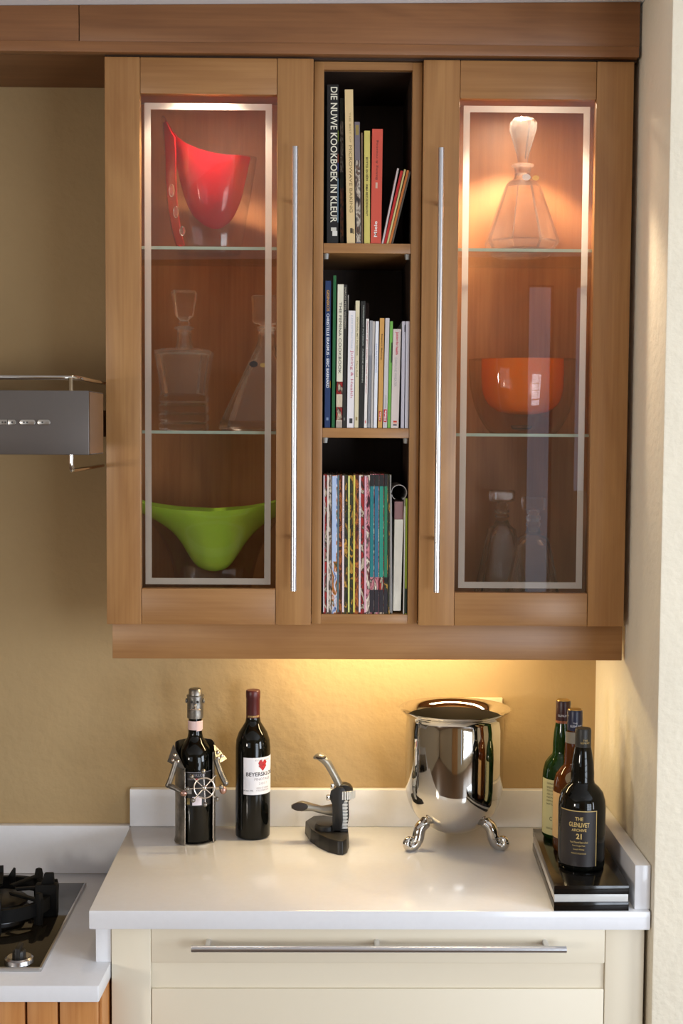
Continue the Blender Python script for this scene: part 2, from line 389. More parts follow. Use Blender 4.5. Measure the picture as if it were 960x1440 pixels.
# unseen cabinet past the hood, added to shade the wall above it
oc = thing('shade_cabinet', 'plain unseen beech cabinet added to shade the wall by the hood', 'cabinet', (-1.25, 0, Z0))
mk('carcass', B(-1.46, -1.05, YC, -.001, Z0, Z1), WI, oc); mk('door', B(-1.46, -1.05, YD, YB, Z0, Z1), WV, oc, bevel=.0016)
# recessed halogen pucks in the cabinet tops
def puck(cabx, cy, power, label, size, glow):
    z = Z1 - .017
    t = thing('cabinet_downlight', label, 'lamp', (cabx, cy, z))
    mk('bezel', MB().lathe([(.034, 0), (.034, -.004), (.028, -.007), (.0262, -.006), (.0262, 0)], cabx, cy, z, 32, False, False), CHROME, t)
    mk('bulb_lens', MB().lathe([(.026, -.0005), (.026, -.004), (.012, -.005)], cabx, cy, z, 24), emit('halogen_lens', (1, .86, .66), glow), t)
    l = bpy.data.lights.new('halogen_beam', 'SPOT'); l.energy = power; l.color = (1, .83, .62); l.spot_size = math.radians(size); l.spot_blend = .4; l.shadow_soft_size = .016
    o = bpy.data.objects.new('halogen_beam', l); col.objects.link(o); o.parent = t; o.location = (0, 0, -.009)
puck(-.235, -.262, 16, 'small halogen downlight above the red vase', 116, 60)
puck(.396, -.182, 31, 'small halogen downlight above the tall-stoppered decanter', 108, 150)

# ------------------------------------------------------------------ open bookcase between them
bx0, bx1 = -.0238, .1890; T = .0195
bc = thing('open_bookcase', 'narrow open beech bookcase unit with three shelves of books', 'bookcase', ((bx0 + bx1) / 2, 0, Z0))
mk('side_panel', B(bx0, bx0 + T, -.305, -.001, Z0, Z1), WV, bc, bevel=.001); mk('side_panel', B(bx1 - T, bx1, -.305, -.001, Z0, Z1), WV, bc, bevel=.001)
mk('top_panel', B(bx0 + T, bx1 - T, -.304, -.001, 2.5022, Z1), WH, bc); mk('bottom_panel', B(bx0 + T, bx1 - T, -.304, -.001, Z0, 1.4258), WH, bc, bevel=.0008)
mk('back_panel', B(bx0 + T, bx1 - T, -.012, -.002, 1.4258, 2.5022), WD, bc)
for a in (bx0 + T, bx1 - T - .0008): mk('dark_inner_sheet', B(a, a + .0008, -.290, -.012, 1.4258, 2.5022), WD, bc)  # thin dark sheets over the inner side faces
mk('dark_inner_sheet', B(bx0 + T, bx1 - T, -.290, -.012, 2.5014, 2.5022), WD, bc)
ZB = [2.1651, 1.8000, 1.4258]
PIN = pm('clear_plastic_pin', (150, 150, 145), .3)
for z in ZB[:2]:
    s = mk('shelf', B(bx0 + T + .0003, bx1 - T - .0003, -.303, -.012, z - .0195, z), WH, bc, bevel=.001)
    for x in (bx0 + T + .006, bx1 - T - .006): mk('shelf_pin', MB().tube([(x, -.29, z - .0195), (x, -.29, z - .030)], [.006, .0045], 10), PIN, s)

# ------------------------------------------------------------------ cornice, soffit, pelmet
YK = -.335
co = thing('cornice', 'brown wooden cornice running along the tops of the cabinets', 'cornice', (0, YK, 2.5225))
xj = PY(111, 30, YK).x
def board(x0, x1):
    m = MB(); zz = 2.5432
    m.v = [(x0, YK, zz), (x1, YK, zz), (x1, YK + .02, zz), (x0, YK + .02, zz), (x0, YK, zceil(x0) - .001), (x1, YK, zceil(x1) - .001), (x1, YK + .02, zceil(x1) - .001), (x0, YK + .02, zceil(x0) - .001)]
    m.f = [(3, 2, 1, 0), (4, 5, 6, 7), (0, 1, 5, 4), (1, 2, 6, 5), (2, 3, 7, 6), (3, 0, 4, 7)]; return m
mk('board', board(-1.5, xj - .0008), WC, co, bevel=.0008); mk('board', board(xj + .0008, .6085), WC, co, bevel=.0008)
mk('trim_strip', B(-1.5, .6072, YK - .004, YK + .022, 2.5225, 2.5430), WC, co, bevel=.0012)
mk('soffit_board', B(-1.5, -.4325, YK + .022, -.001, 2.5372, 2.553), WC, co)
mk('cover_board', B(-.4325, .6085, YK + .022, -.001, 2.5180, 2.535), WD, co)
tag(mk('light_pelmet', B(-.4255, .6065, -.292, -.272, 1.3322, 1.4063), WH, origin=(.09, -.28, 1.3322), bevel=.0012), 'flat beech pelmet board hanging under the wall cabinets', 'pelmet')
# lamp strip hidden behind the pelmet
ul = thing('under_cabinet_lamp', 'slim warm lamp strip fixed beneath the cabinets behind the pelmet', 'lamp', (.16, -.13, Z0))
mk('housing', B(-.11, .43, -.160, -.100, 1.388, Z0 - .0005), pm('lamp_housing', (225, 225, 222), .4), ul, bevel=.002)
mk('diffuser', B(-.10, .42, -.154, -.106, 1.383, 1.388), emit('warm_diffuser', (1, .80, .44), 5), ul)
la = area('lamp_strip_light', (.16, -.13, 1.380), (.16, -.13, 0), .50, .04, 2.7, (1, .75, .40))
la.parent = ul; la.location = (0, 0, 1.380 - Z0)

# ================================================================== worktops and base units
ZC = .9066; YW = -.552; TW = .036
x_wl = -.4305
tag(mk('worktop', B(x_wl, .6115, YW, -.001, ZC - TW, ZC), QUARTZ, origin=(.09, -.28, ZC - TW), bevel=.003), 'glossy white stone worktop carrying the bottles and bucket', 'worktop')
UP = .0841
tag(mk('splashback', B(x_wl, .583, -.022, -.001, ZC, ZC + UP), QUARTZ, origin=(.08, -.01, ZC), bevel=.0015), 'low white stone splashback along the ochre wall', 'splashback')
tag(mk('splashback', B(.583, .6125, YW + .010, -.001, ZC, ZC + UP), QUARTZ, origin=(.6, -.28, ZC), bevel=.0015), 'low white stone splashback against the cream side wall', 'splashback')
# cream drawer unit
ux0, ux1, YU = -.3923, .6060, -.53
un = thing('drawer_unit', 'cream lacquered drawer unit under the white worktop', 'drawer unit', ((ux0 + ux1) / 2, -.28, 0))
mk('carcass', B(ux0 + .001, ux1 - .001, -.508, -.001, .09, ZC - TW), pm('carcass_brown', (96, 62, 44), .6), un)
mk('plinth_board', B(ux0, ux1, -.46, -.44, 0, .09), LACQ, un)
PNL = LACQ
xi0, xi1 = -.3187, .5328
zr1, zr2 = .7985, .7504
dr = group_part('drawer', un)
mk('stile', B(ux0, xi0, YU, -.509, .09, ZC - TW - .001), LACQ, dr, bevel=.0018); mk('stile', B(xi1, ux1, YU, -.509, .09, ZC - TW - .001), LACQ, dr, bevel=.0018)
mk('rail', B(xi0 + .0005, xi1 - .0005, YU + .001, -.509, zr1, ZC - TW - .001), LACQ, dr, bevel=.0018)
mk('inset_panel', B(xi0 + .0005, xi1 - .0005, YU + .006, -.509, zr2 - .012, zr1), LACQ, dr)
hz = PY(530, 1335, -.565).z; hx0 = PY(269, 1335, -.565).x; hx1 = PY(796, 1336, -.565).x
m = MB().tube([(hx0, -.565, hz), (hx1, -.565, hz)], .0062, 16)
for x in (PY(292, 1331, -.55).x, PY(530, 1331, -.55).x, PY(768, 1331, -.55).x): m.tube([(x, -.565, hz), (x, YU + .001, hz)], .0055, 12)
tag(mk('bar_handle', m, ALU, dr), 'long satin steel bar handle')
dr2 = group_part('drawer', un)
mk('raised_panel', B(xi0 + .0012, xi1 - .0012, YU, -.5245, .09, zr2 - .0008), LACQ, dr2, bevel=.0022)
# lower worktop with hob at the left
ZL = .7983; YL = -.6334; xl1 = -.3985
lw_ = MB().prism([(-1.5, YL), (xl1 - .002, YL), (xl1, YL + .002), (-.3932, -.5), (-.3932, -.02), (-1.5, -.02)], ZL - .030, ZL)
tag(mk('worktop', lw_, QUARTZ, origin=(-.9, -.3, ZL - .03), bevel=.0025), 'lower white stone worktop around the black hob', 'worktop')
tag(mk('splashback', B(-1.5, x_wl - .001, -.022, -.001, ZL, .9072), QUARTZ, origin=(-.9, -.01, ZL), bevel=.0015), 'tall white stone splashback behind the black hob', 'splashback')
tag(mk('edge_block', B(-.4222, -.3935, -.525, -.023, ZL, ZC - TW), QUARTZ, origin=(-.41, -.27, ZL), bevel=.001), 'upright white stone strip filling the step under the worktop', 'stone strip')
lo = thing('plank_cabinet', 'orange-brown plank fronted base cabinet under the lower worktop', 'cabinet', (-.9, -.3, 0))
WO = wood('oiled_pine', (176, 112, 56), (205, 146, 86), 2)
mk('carcass', B(-1.5, -.4045, -.6, -.02, .09, ZL - .03), WO, lo)
pz = ZL - .0302
pxs = [PY(p, 1420, -.615).x for p in (-80, -41, -3, 36.5, 82.5, 139)]
for a, b in zip(pxs, pxs[1:]): mk('plank', B(a + .0022, b - .0022, -.617, -.6, .09, pz), WO, lo, bevel=.002)
mk('side_plank', B(-.4042, -.3975, -.60, -.30, .09, pz), WO, lo, bevel=.001)
# hob
hb = thing('gas_hob', 'black glass gas hob with cast iron pan support', 'hob', (-.75, -.34, ZL))
hx_, hy0_, hy1_ = -.5142, -.1045, -.5718
mk('glass_plate', B(-1.2, hx_ - .004, hy1_ + .004, hy0_ - .004, ZL + .002, ZL + .0085), pm('hob_glass', (26, 22, 16), .06), hb, bevel=.0008)
m = MB(); m.box(hx_ - .004, hx_, hy1_, hy0_, ZL, ZL + .0085); m.box(-1.2, hx_ - .004, hy1_, hy1_ + .004, ZL, ZL + .0085); m.box(-1.2, hx_ - .004, hy0_ - .004, hy0_, ZL, ZL + .0085)
mk('steel_edge', m, STEEL, hb, bevel=.0008)
IRON = pm('cast_iron', (11, 11, 11), .65, spec=.25)
zh = ZL + .0085
bc_ = PZ(0, 1285, zh); bcx, bcy = bc_.x, bc_.y
b_ = mk('burner', MB().lathe([(.062, 0), (.062, .010), (.055, .016), (.050, .022)], bcx, bcy, zh, 40), pm('burner_alu', (150, 150, 155), .35, 1), hb)
mk('burner_cap', MB().lathe([(.052, .022), (.056, .025), (.056, .031), (.050, .035), (.01, .036)], bcx, bcy, zh, 40), MBLACK, b_)
def radial(a, prof, th):
    """plate standing along the ray at angle a from the burner centre; prof in (distance, height)"""
    ca, sa = math.cos(a), math.sin(a); m = MB(); k = len(prof)
    for s in (-1, 1):
        for d, z in prof: m.v.append((bcx + ca * d - sa * s * th / 2, bcy + sa * d + ca * s * th / 2, zh + z))
    m.f = [tuple(range(k)), tuple(reversed(range(k, 2 * k)))] + [(i, (i + 1) % k, k + (i + 1) % k, k + i) for i in range(k)]
    return m
for i in range(8):
    a = math.radians(12 + 45 * i)
    prof = [(.030, .052), (.034, .046), (.098, .046), (.100, 0), (.116, 0), (.118, .052), (.115, .064), (.105, .064), (.102, .052)]
    mk('support_arm', radial(a, prof, .010), IRON, hb, bevel=.0012)
mk('support_ring', MB().lathe([(.098, .018), (.098, .044), (.108, .044), (.108, .018), (.098, .018)], bcx, bcy, zh, 48, False, False), IRON, hb)
c = PZ(66, 1287, zh)
mk('support_block', MB().prism([(c.x - .022, c.y - .010), (c.x + .022, c.y - .010), (c.x + .022, c.y + .012), (c.x - .022, c.y + .012)], zh, zh + .066), IRON, hb, bevel=.003)
mk('support_prong', MB().prism([(c.x - .012, c.y - .004), (c.x + .016, c.y - .004), (c.x + .016, c.y + .006), (c.x - .012, c.y + .006)], zh + .062, zh + .088, [(c.x - .004, c.y - .004), (c.x + .014, c.y - .004), (c.x + .014, c.y + .006), (c.x - .004, c.y + .006)]), IRON, hb, bevel=.002)
c2 = PZ(18, 1262, zh)
mk('support_prong', MB().slab([(c2.x - .006, zh), (c2.x + .006, zh), (c2.x + .006, zh + .062), (c2.x + .002, zh + .064), (c2.x - .012, zh + .042), (c2.x - .006, zh + .040)], c2.y - .004, c2.y + .004), IRON, hb, bevel=.001)
c3 = PZ(27, 1352, zh)
kn = mk('control_knob', MB().lathe([(.027, 0), (.026, .007), (.022, .010), (.016, .008)], c3.x, c3.y, zh, 32), pm('knob_silver', (190, 190, 195), .25, 1), hb)
mk('knob_grip', MB().lathe([(.013, .006), (.012, .020), (.010, .023)], c3.x, c3.y, zh, 24).box(c3.x - .004, c3.x + .004, c3.y - .017, c3.y + .017, zh + .008, zh + .030), MBLACK, kn, bevel=.0008)

# ================================================================== cooker hood
ho = thing('cooker_hood', 'stainless steel cooker hood with gallery rail left of the cabinet', 'cooker hood', (-.72, -.3, 1.75))
yh = -.60; hr = PY(125, 595, yh).x; hz0 = PY(60, 639.5, yh).z; hz1 = PY(60, 549, yh).z
HST = pm('hood_steel', (118, 113, 110), .42, 1)
mk('control_box', B(-1.02, hr, yh, -.445, hz0, hz1), HST, ho, bevel=.0012)
mk('end_cap', B(hr, hr + .0012, yh + .001, -.452, hz0 + .002, hz1 - .002), pm('hood_polished_end', (150, 130, 115), .12, 1), ho)
mk('hood_body', B(-1.02, -.452, -.445, -.001, hz0 + .03, hz1 - .03), HST, ho)
zr = PY(60, 531, yh + .02).z; yr = yh + .012; xr = PY(109, 531, yr).x
path = [(-1.02, yr, zr), (xr - .034, yr, zr)] + [(xr - .034 + .034 * math.sin(t), yr + .034 - .034 * math.cos(t), zr) for t in [math.pi / 2 * i / 8 for i in range(9)]] + [(xr, -.30, zr)]
mk('gallery_rail', MB().tube(path, .0042, 12), CHROME, ho)
xp = PY(99.5, 540, yr).x
for x in (xp, xp - .5): mk('rail_post', MB().tube([(x, yr, hz1 - .001), (x, yr, zr)], .0038, 10), CHROME, ho)
zl = PY(100, 662, yr).z
mk('lower_rail', MB().tube([(xp, yr, hz0 + .002), (xp, yr, zl + .012)] + [(xp, yr + .012 - .012 * math.cos(t), zl + .012 - .012 * math.sin(t)) for t in [math.pi / 2 * i / 6 for i in range(1, 7)]] + [(xp, -.25, zl)], .0042, 12), CHROME, ho)
def pill(x0, x1, z0, z1, rl=True, rr=True):
    r = (z1 - z0) / 2; zc = (z0 + z1) / 2; P = []
    if rr: P += [(x1 - r + r * math.sin(t), zc - r * math.cos(t)) for t in [math.pi * i / 8 for i in range(9)]]
    else: P += [(x1, z0), (x1, z1)]
    if rl: P += [(x0 + r - r * math.sin(t), zc + r * math.cos(t)) for t in [math.pi * i / 8 for i in range(9)]]
    else: P += [(x0, z1), (x0, z0)]
    return P
BT = pm('button_silver', (186, 184, 180), .3, 1); DOT = pm('button_print', (60, 58, 55), .6)
for p0, p1, a, b_, dots in ((-12, 10.7, False, False, (3.5, 7.5)), (11.7, 23, False, True, (17,)), (28, 50, True, True, (33.5, 38)), (53, 71, True, True, (59.5,))):
    q0 = PY(p0, 597.6, yh); q1 = PY(p1, 590.2, yh)
    bt = mk('button', MB().slab(pill(q0.x, q1.x, q0.z, q1.z, a, b_), yh - .0035, yh + .001), BT, ho, bevel=.0006)
    for d in dots:
        q = PY(d, 593.8, yh - .0036); mk('button_mark', MB().slab(pill(q.x - .0017, q.x + .0017, q.z - .0016, q.z + .0016), yh - .0040, yh - .0034), DOT, bt)
# wall socket behind the bucket
so = thing('wall_socket', 'cream double wall socket half hidden behind the steel bucket', 'socket', (0, 0, 0))
p = PY(622, 981, -.008); q = PY(706, 1034, -.008); so.location = ((p.x + q.x) / 2, 0, q.z)
PLA = pm('cream_plastic', (226, 208, 176), .35)
mk('plate', B(p.x, q.x, -.010, -.0005, q.z, p.z), PLA, so, bevel=.002)
for f in (.28, .72):
    x = lerp(p.x, q.x, f); mk('socket_face', MB().lathe([(.019, 0), (.019, .002), (.016, .002), (.016, .001)], 0, 0, 0, 24), PLA, so, local=True).matrix_local = Matrix.Translation((x - so.location.x, -.0095, (p.z - q.z) * .45)) @ Matrix.Rotation(math.pi / 2, 4, 'X')

# ================================================================== glassware in the cabinets
def K(y): return (y + 3.0) / FPX                       # metres per photo pixel at depth y
def ring(cx, cy, z, kind, a, b=None, n=48, rot=0.):
    b = b or a; P = []
    for i in range(n):
        t = 2 * math.pi * i / n; ct, st = math.cos(t), math.sin(t)
        if kind == 'o': r = 1 / math.sqrt((ct / a) ** 2 + (st / b) ** 2)
        elif kind == 's': r = min(a / max(abs(ct), 1e-6), b / max(abs(st), 1e-6), (a + b) * .8837 / (abs(ct) + abs(st)))
        else:
            k = math.pi / 4; u = (t + k / 2) % k - k / 2; r = a * math.cos(k / 2) / math.cos(u) * 1.03
            if b != a: st *= b / a
        x, y = r * ct, r * st
        P.append((cx + x * math.cos(rot) - y * math.sin(rot), cy + x * math.sin(rot) + y * math.cos(rot), z))
    return P
def mk_hollow(name, outer, inner, mat, parent):
    m = MB().loft(outer); nf = len(m.f)
    o = mk(name, m, mat, parent, smooth=17)
    if inner:
        m2 = MB().loft(inner); off = world_origin(parent)
        me = bpy.data.meshes.new('x'); me.from_pydata([tuple(Vector(p) - off) for p in m2.v], [], m2.f)
        bm = bmesh.new(); bm.from_mesh(me); bmesh.ops.recalc_face_normals(bm, faces=bm.faces); bmesh.ops.reverse_faces(bm, faces=bm.faces)
        for f in bm.faces: f.smooth = True
        for e in bm.edges:
            if len(e.link_faces) == 2 and e.calc_face_angle(0) > .3: e.smooth = False
        bm.from_mesh(o.data)
        bm.to_mesh(o.data); bm.free(); bpy.data.meshes.remove(me)
    return o
def decanter(label, cx, yb, ypl, zb, body, cavity, stopper, rot=0., stickers=None, group=None, dx=0):
    """rings as (photo row, half width in pixels, kind, depth ratio[, sideways shift in pixels])"""
    k = K(ypl); X = PY(cx, yb, ypl).x
    t = thing('decanter', label, 'decanter', (X, ypl, zb), group)
    def rr(L, off=0): return [ring(X + (q[4] if len(q) > 4 else 0) * k, ypl, zb + (yb - q[0]) * k + off, q[2], q[1] * k, q[1] * k * q[3], rot=rot if q[2] != 'o' else 0) for q in L]
    mk_hollow('body', rr(body), rr(cavity) if cavity else None, CRYSTAL, t)
    mk_hollow('stopper', rr(stopper), None, CRYSTAL, t)
    if stickers:
        for sx, sy, a, c, nm in stickers:
            q = PY(sx, sy, ypl); d = body[0][1] * k * .55
            mk('sticker', MB().slab([(q.x + a * k * math.cos(u), q.z + .75 * a * k * math.sin(u)) for u in [2 * math.pi * i / 20 for i in range(20)]], ypl - stick_depth(body, sy, yb, k, q.x - X) - .0012, ypl - stick_depth(body, sy, yb, k, q.x - X) - .0004), pm(nm, c, .35), t)
    return t
def stick_depth(body, py, yb, k, dx):
    pts = [(q[0], q[1] * q[3]) for q in body]
    return interp(pts, py) * k
NAVY = (40, 44, 62); GOLD = (196, 172, 110)
decanter('square clear decanter with flared shoulders and ridged base beside the slanted decanter', 259, 607, -.165, ZS2,
    [(607, 30, 's', 1), (604, 32.5, 's', 1), (598, 32.5, 's', 1), (595, 30, 's', 1), (592, 32.5, 's', 1), (585, 32.5, 's', 1), (582, 30, 's', 1), (579, 32.5, 's', 1), (572, 32.5, 's', 1), (569, 30, 's', 1), (566, 32, 's', 1), (559, 32, 's', 1), (556, 30.5, 's', 1), (530, 33.5, 's', 1), (499, 38.5, 's', 1), (496.5, 38, 's', 1), (494, 30, 's', 1), (492, 13, 'o', 1), (485, 10.5, 'o', 1), (472, 10, 'o', 1), (467, 10, 'o', 1), (465.5, 13.5, 'o', 1), (463, 13.5, 'o', 1), (461.5, 9, 'o', 1)],
    [(556, 25, 's', 1), (530, 29, 's', 1), (502, 34, 's', 1), (499, 28, 's', 1), (496, 8, 'o', 1), (470, 6.6, 'o', 1)],
    [(474, 5, 'o', 1), (462, 6.5, 'o', 1), (458, 8.5, 'o', 1), (454, 6, 'o', 1), (450.5, 8.5, 's', 1), (448, 12, 's', 1), (416, 17, 's', 1), (413, 16, 's', 1)])
decanter('slanted pyramid clear decanter with block stopper and two small oval stickers', 374, 605, -.165, ZS2,
    [(605, 60, 's', .62), (602, 64, 's', .62), (594, 63, 's', .62), (560, 48, 's', .66), (520, 29, 's', .75), (498, 19, 's', .85), (487, 14.5, 'o', 1), (478, 11.5, 'o', 1), (466, 11, 'o', 1), (464, 13.5, 'o', 1), (460, 13.5, 'o', 1), (459, 9, 'o', 1)],
    [(591, 54, 's', .6), (560, 41, 's', .62), (520, 23, 's', .7), (492, 10, 'o', 1), (470, 7, 'o', 1)],
    [(474, 5, 'o', 1), (461, 7, 'o', 1), (457, 10, 'o', 1), (454.5, 18, 's', .7), (452, 19.5, 's', .7), (420, 20.5, 's', .7), (417, 19, 's', .7)],
    stickers=[(357.5, 513, 5.8, NAVY, 'navy_sticker'), (370.5, 514.5, 4, GOLD, 'gold_sticker')])
decanter('faceted bell-shaped clear decanter with tall pointed stopper under the bright downlight', 733, 350, -.165, ZR1,
    [(350, 40, '8', 1), (347, 42, '8', 1), (332, 52, '8', 1), (328, 51, '8', 1), (254, 25, '8', 1), (248, 21, '8', 1), (244, 13, 'o', 1), (240, 11, 'o', 1), (231, 11, 'o', 1), (228, 12, 'o', 1), (226, 15.5, 'o', 1), (224, 15.5, 'o', 1), (223, 9, 'o', 1)],
    [(340, 38, '8', 1), (330, 45, '8', 1), (256, 20, '8', 1), (248, 10, 'o', 1), (236, 7.5, 'o', 1)],
    [(242, 6, 'o', 1), (224, 7.5, 'o', 1), (218, 7, '8', 1), (212, 8, '8', 1), (176, 19, '8', 1), (167, 19, '8', 1), (161, 14, '8', 1)],
    stickers=[(736, 254, 5.8, (232, 232, 236), 'white_sticker'), (749, 255, 4.6, (226, 190, 96), 'amber_sticker')])
decanter('clear decanter with sloping sides and low block stopper, behind its twin', 704, 838, -.085, ZF,
    [(838, 35, 's', .8), (835, 36, 's', .8), (790, 28, 's', .8), (745, 20, 's', .8), (734, 18, 's', .85), (728, 12, 'o', 1), (722, 9, 'o', 1), (718, 8.5, 'o', 1), (716, 10.5, 'o', 1), (712, 8.5, 'o', 1), (709, 11, 'o', 1), (706, 9, 'o', 1)],
    [(830, 31, 's', .75), (790, 24, 's', .75), (742, 15, 's', .8), (730, 7.5, 'o', 1)],
    [(712, 4, 'o', 1), (704, 7.5, 'o', 1), (700, 9, 'o', 1), (696, 7, 'o', 1), (694.5, 15, 's', .8), (692, 16.5, 's', .8), (681, 16.5, 's', .8), (679, 15, 's', .8)], rot=.10)
decanter('clear decanter with sloping sides and low block stopper, in front of its twin', 748, 838, -.215, ZF,
    [(838, 41, 's', .75), (835, 42, 's', .75), (790, 34, 's', .75), (745, 25, 's', .75), (736, 22, 's', .85), (730, 13, 'o', 1), (724, 10, 'o', 1), (719, 9, 'o', 1), (716, 11, 'o', 1), (711, 9, 'o', 1), (707, 11, 'o', 1), (703, 9.5, 'o', 1)],
    [(830, 36, 's', .7), (790, 29, 's', .7), (744, 20, 's', .75), (732, 8, 'o', 1)],
    [(712, 4, 'o', 1), (702, 7.5, 'o', 1), (699, 9, 'o', 1), (696.5, 8, 'o', 1), (695, 15.5, 's', .8), (692.5, 17, 's', .8), (679, 17, 's', .8), (677, 15.5, 's', .8)], rot=-.15)

def cup_rings(prof, rim, yc, ratio, M, shrink=0., zlift=0., N=60, tpow=1.):
    """rings of a vessel seen from the front: prof photo row -> (left, right), rim photo column -> row"""
    tz = []
    for py, (xl, xr) in prof:
        a = PY(xl, py, yc); b = PY(xr, py, yc); tz.append(((a.z + b.z) / 2, a.x, b.x))
    tz.sort(); rz = sorted((PY(px, py, yc).x, PY(px, py, yc).z) for px, py in rim)
    TL = [(q[0], q[1]) for q in tz]; TR = [(q[0], q[2]) for q in tz]; zb = tz[0][0] + zlift
    def pt(t, z):
        l, r = interp(TL, z), interp(TR, z); h = max((r - l) / 2 - shrink, .0005); mid = (l + r) / 2
        return mid + h * math.cos(t), yc + ratio * h * math.sin(t)
    rows = [[] for _ in range(M + 1)]
    for i in range(N):
        t = 2 * math.pi * i / N; z = rz[0][1]
        for _ in range(14): z = .5 * z + .5 * interp(rz, pt(t, z)[0])
        for j in range(M + 1):
            zz = zb + (z - zb) * (j / M) ** tpow; x, y = pt(t, zz); rows[j].append((x, y, zz))
    return rows
def smooth_prof(prof, n=5):
    P = spline([(p, a, b) for p, (a, b) in prof], n); return [(q.x, (q.y, q.z)) for q in P]
def cased_vessel(name, label, cat, yc, ratio, shell, cup, rim, zbase, cmat, inner_mat=None, wall=.005, cup_ratio=None, tpow=1.9):
    shell = smooth_prof(shell); cup = smooth_prof(cup)
    xs = PY((shell[0][1][0] + shell[0][1][1]) / 2, shell[0][0], yc)
    t = thing(name, label, cat, (xs.x, yc, zbase))
    so_ = cup_rings(shell, rim, yc, ratio, 20)
    cu_ = cup_rings(cup, rim, yc, cup_ratio or ratio, 24, tpow=tpow)
    dz = zbase - so_[0][0][2]
    mv = lambda R: [[(p[0], p[1], p[2] + dz * max(0, 1 - (p[2] - so_[0][0][2]) / .06)) for p in r] for r in R]
    so_ = mv(so_)
    # clear casing: outside skin, closed over the rim down to the coloured cup
    mk('clear_casing', MB().loft(so_ + [cu_[-1]], True, False), CLEAR, t, smooth=60)
    inn = cup_rings(cup, rim, yc, cup_ratio or ratio, 24, wall, wall, tpow=tpow)
    mk('coloured_lining', MB().loft(cu_ + inn[::-1]), cmat, t, smooth=60)
    return t, so_
RED = colour_glass('red_glass', (190, 30, 44), .06); GREEN = colour_glass('green_glass', (190, 236, 84), .04); ORANGE = colour_glass('orange_glass', (250, 142, 34), .2)
REDEDGE = colour_glass('red_glass_edge', (180, 14, 22), .2)
rimr = [(226, 164), (233, 166), (240, 181), (250, 196), (262, 206), (280, 215), (300, 221), (318, 223.5), (340, 222.5), (361, 222)]
vs, rings_ = cased_vessel('glass_vase', 'red and clear art glass vase with one tall swept tip', 'vase', -.165, .55,
    [(345, (251, 338)), (320, (241, 344)), (290, (235, 350)), (255, (232, 356)), (222, (231, 361)), (190, (229, 361)), (160, (226, 361))],
    [(322, (299, 307)), (318, (289, 316)), (312, (280, 323)), (300, (269, 331)), (280, (260, 339)), (255, (253, 345)), (222, (245, 352)), (190, (237, 357)), (160, (229, 360))], rimr, ZS1, RED)
rows = []
for r in rings_[1:20]:                                     # red streak running down the swept side
    c0 = Vector((sum(p[0] for p in r) / len(r), sum(p[1] for p in r) / len(r), 0))
    rows.append([(c0.x + (r[i % 60][0] - c0.x) * .975, c0.y + (r[i % 60][1] - c0.y) * .975, r[i % 60][2]) for i in range(25, 38)])
tag(mk('red_streak', MB().grid(rows), REDEDGE, vs, solid=.003), 'dark red streak along the glass edge')
for bx_, by_, rz_ in ((241.5, 268, 10), (247.5, 298, 9), (256.5, 325, 7.5)):
    q = PY(bx_, by_, -.205); k = K(-.205); mk('air_bubble', MB().ball(q, 4.2 * k, 14, 10, 1, .8, rz_ / 4.6), CRYSTAL, vs)
cased_vessel('glass_bowl', 'green and clear art glass bowl with wide upswept wings', 'bowl', -.165, .42,
    [(834, (252, 348)), (805, (245, 356)), (780, (238, 364)), (755, (226, 375)), (735, (212, 388)), (718, (190, 406)), (700, (174, 419)), (685, (172, 421))],
    [(803, (295, 305)), (800, (284, 316)), (793, (274, 325)), (780, (265, 334)), (765, (256, 344)), (748, (242, 358)), (733, (221, 376)), (718, (193, 402)), (700, (176, 417)), (685, (174, 419))],
    [(172, 694), (185, 700), (205, 707), (225, 711), (250, 714.5), (300, 717), (345, 713.5), (370, 709), (388, 704), (405, 698), (421, 692)], ZF, GREEN, wall=.010)
ob, _r2 = cased_vessel('glass_bowl', 'orange and clear art glass bowl with rounded sides', 'bowl', -.165, .72,
    [(612, (690, 780)), (603, (682, 788)), (580, (670, 800)), (550, (662, 807)), (525, (659.5, 809.5)), (500, (659, 810))],
    [(583, (724, 746)), (581, (708, 762)), (577, (697, 773)), (568, (686, 784)), (553, (679, 790)), (535, (677, 792)), (500, (677, 792))],
    [(650, 505.5), (735, 505.5), (820, 505.5)], ZR2, ORANGE)
mk('base_dimple', MB().lathe([(.006, 0), (.020, .004), (.023, .010), (.021, .011), (.018, .006), (.004, .002)], PY(733, 600, -.18).x, -.18, ZR2 + .006, 28), CRYSTAL, ob)

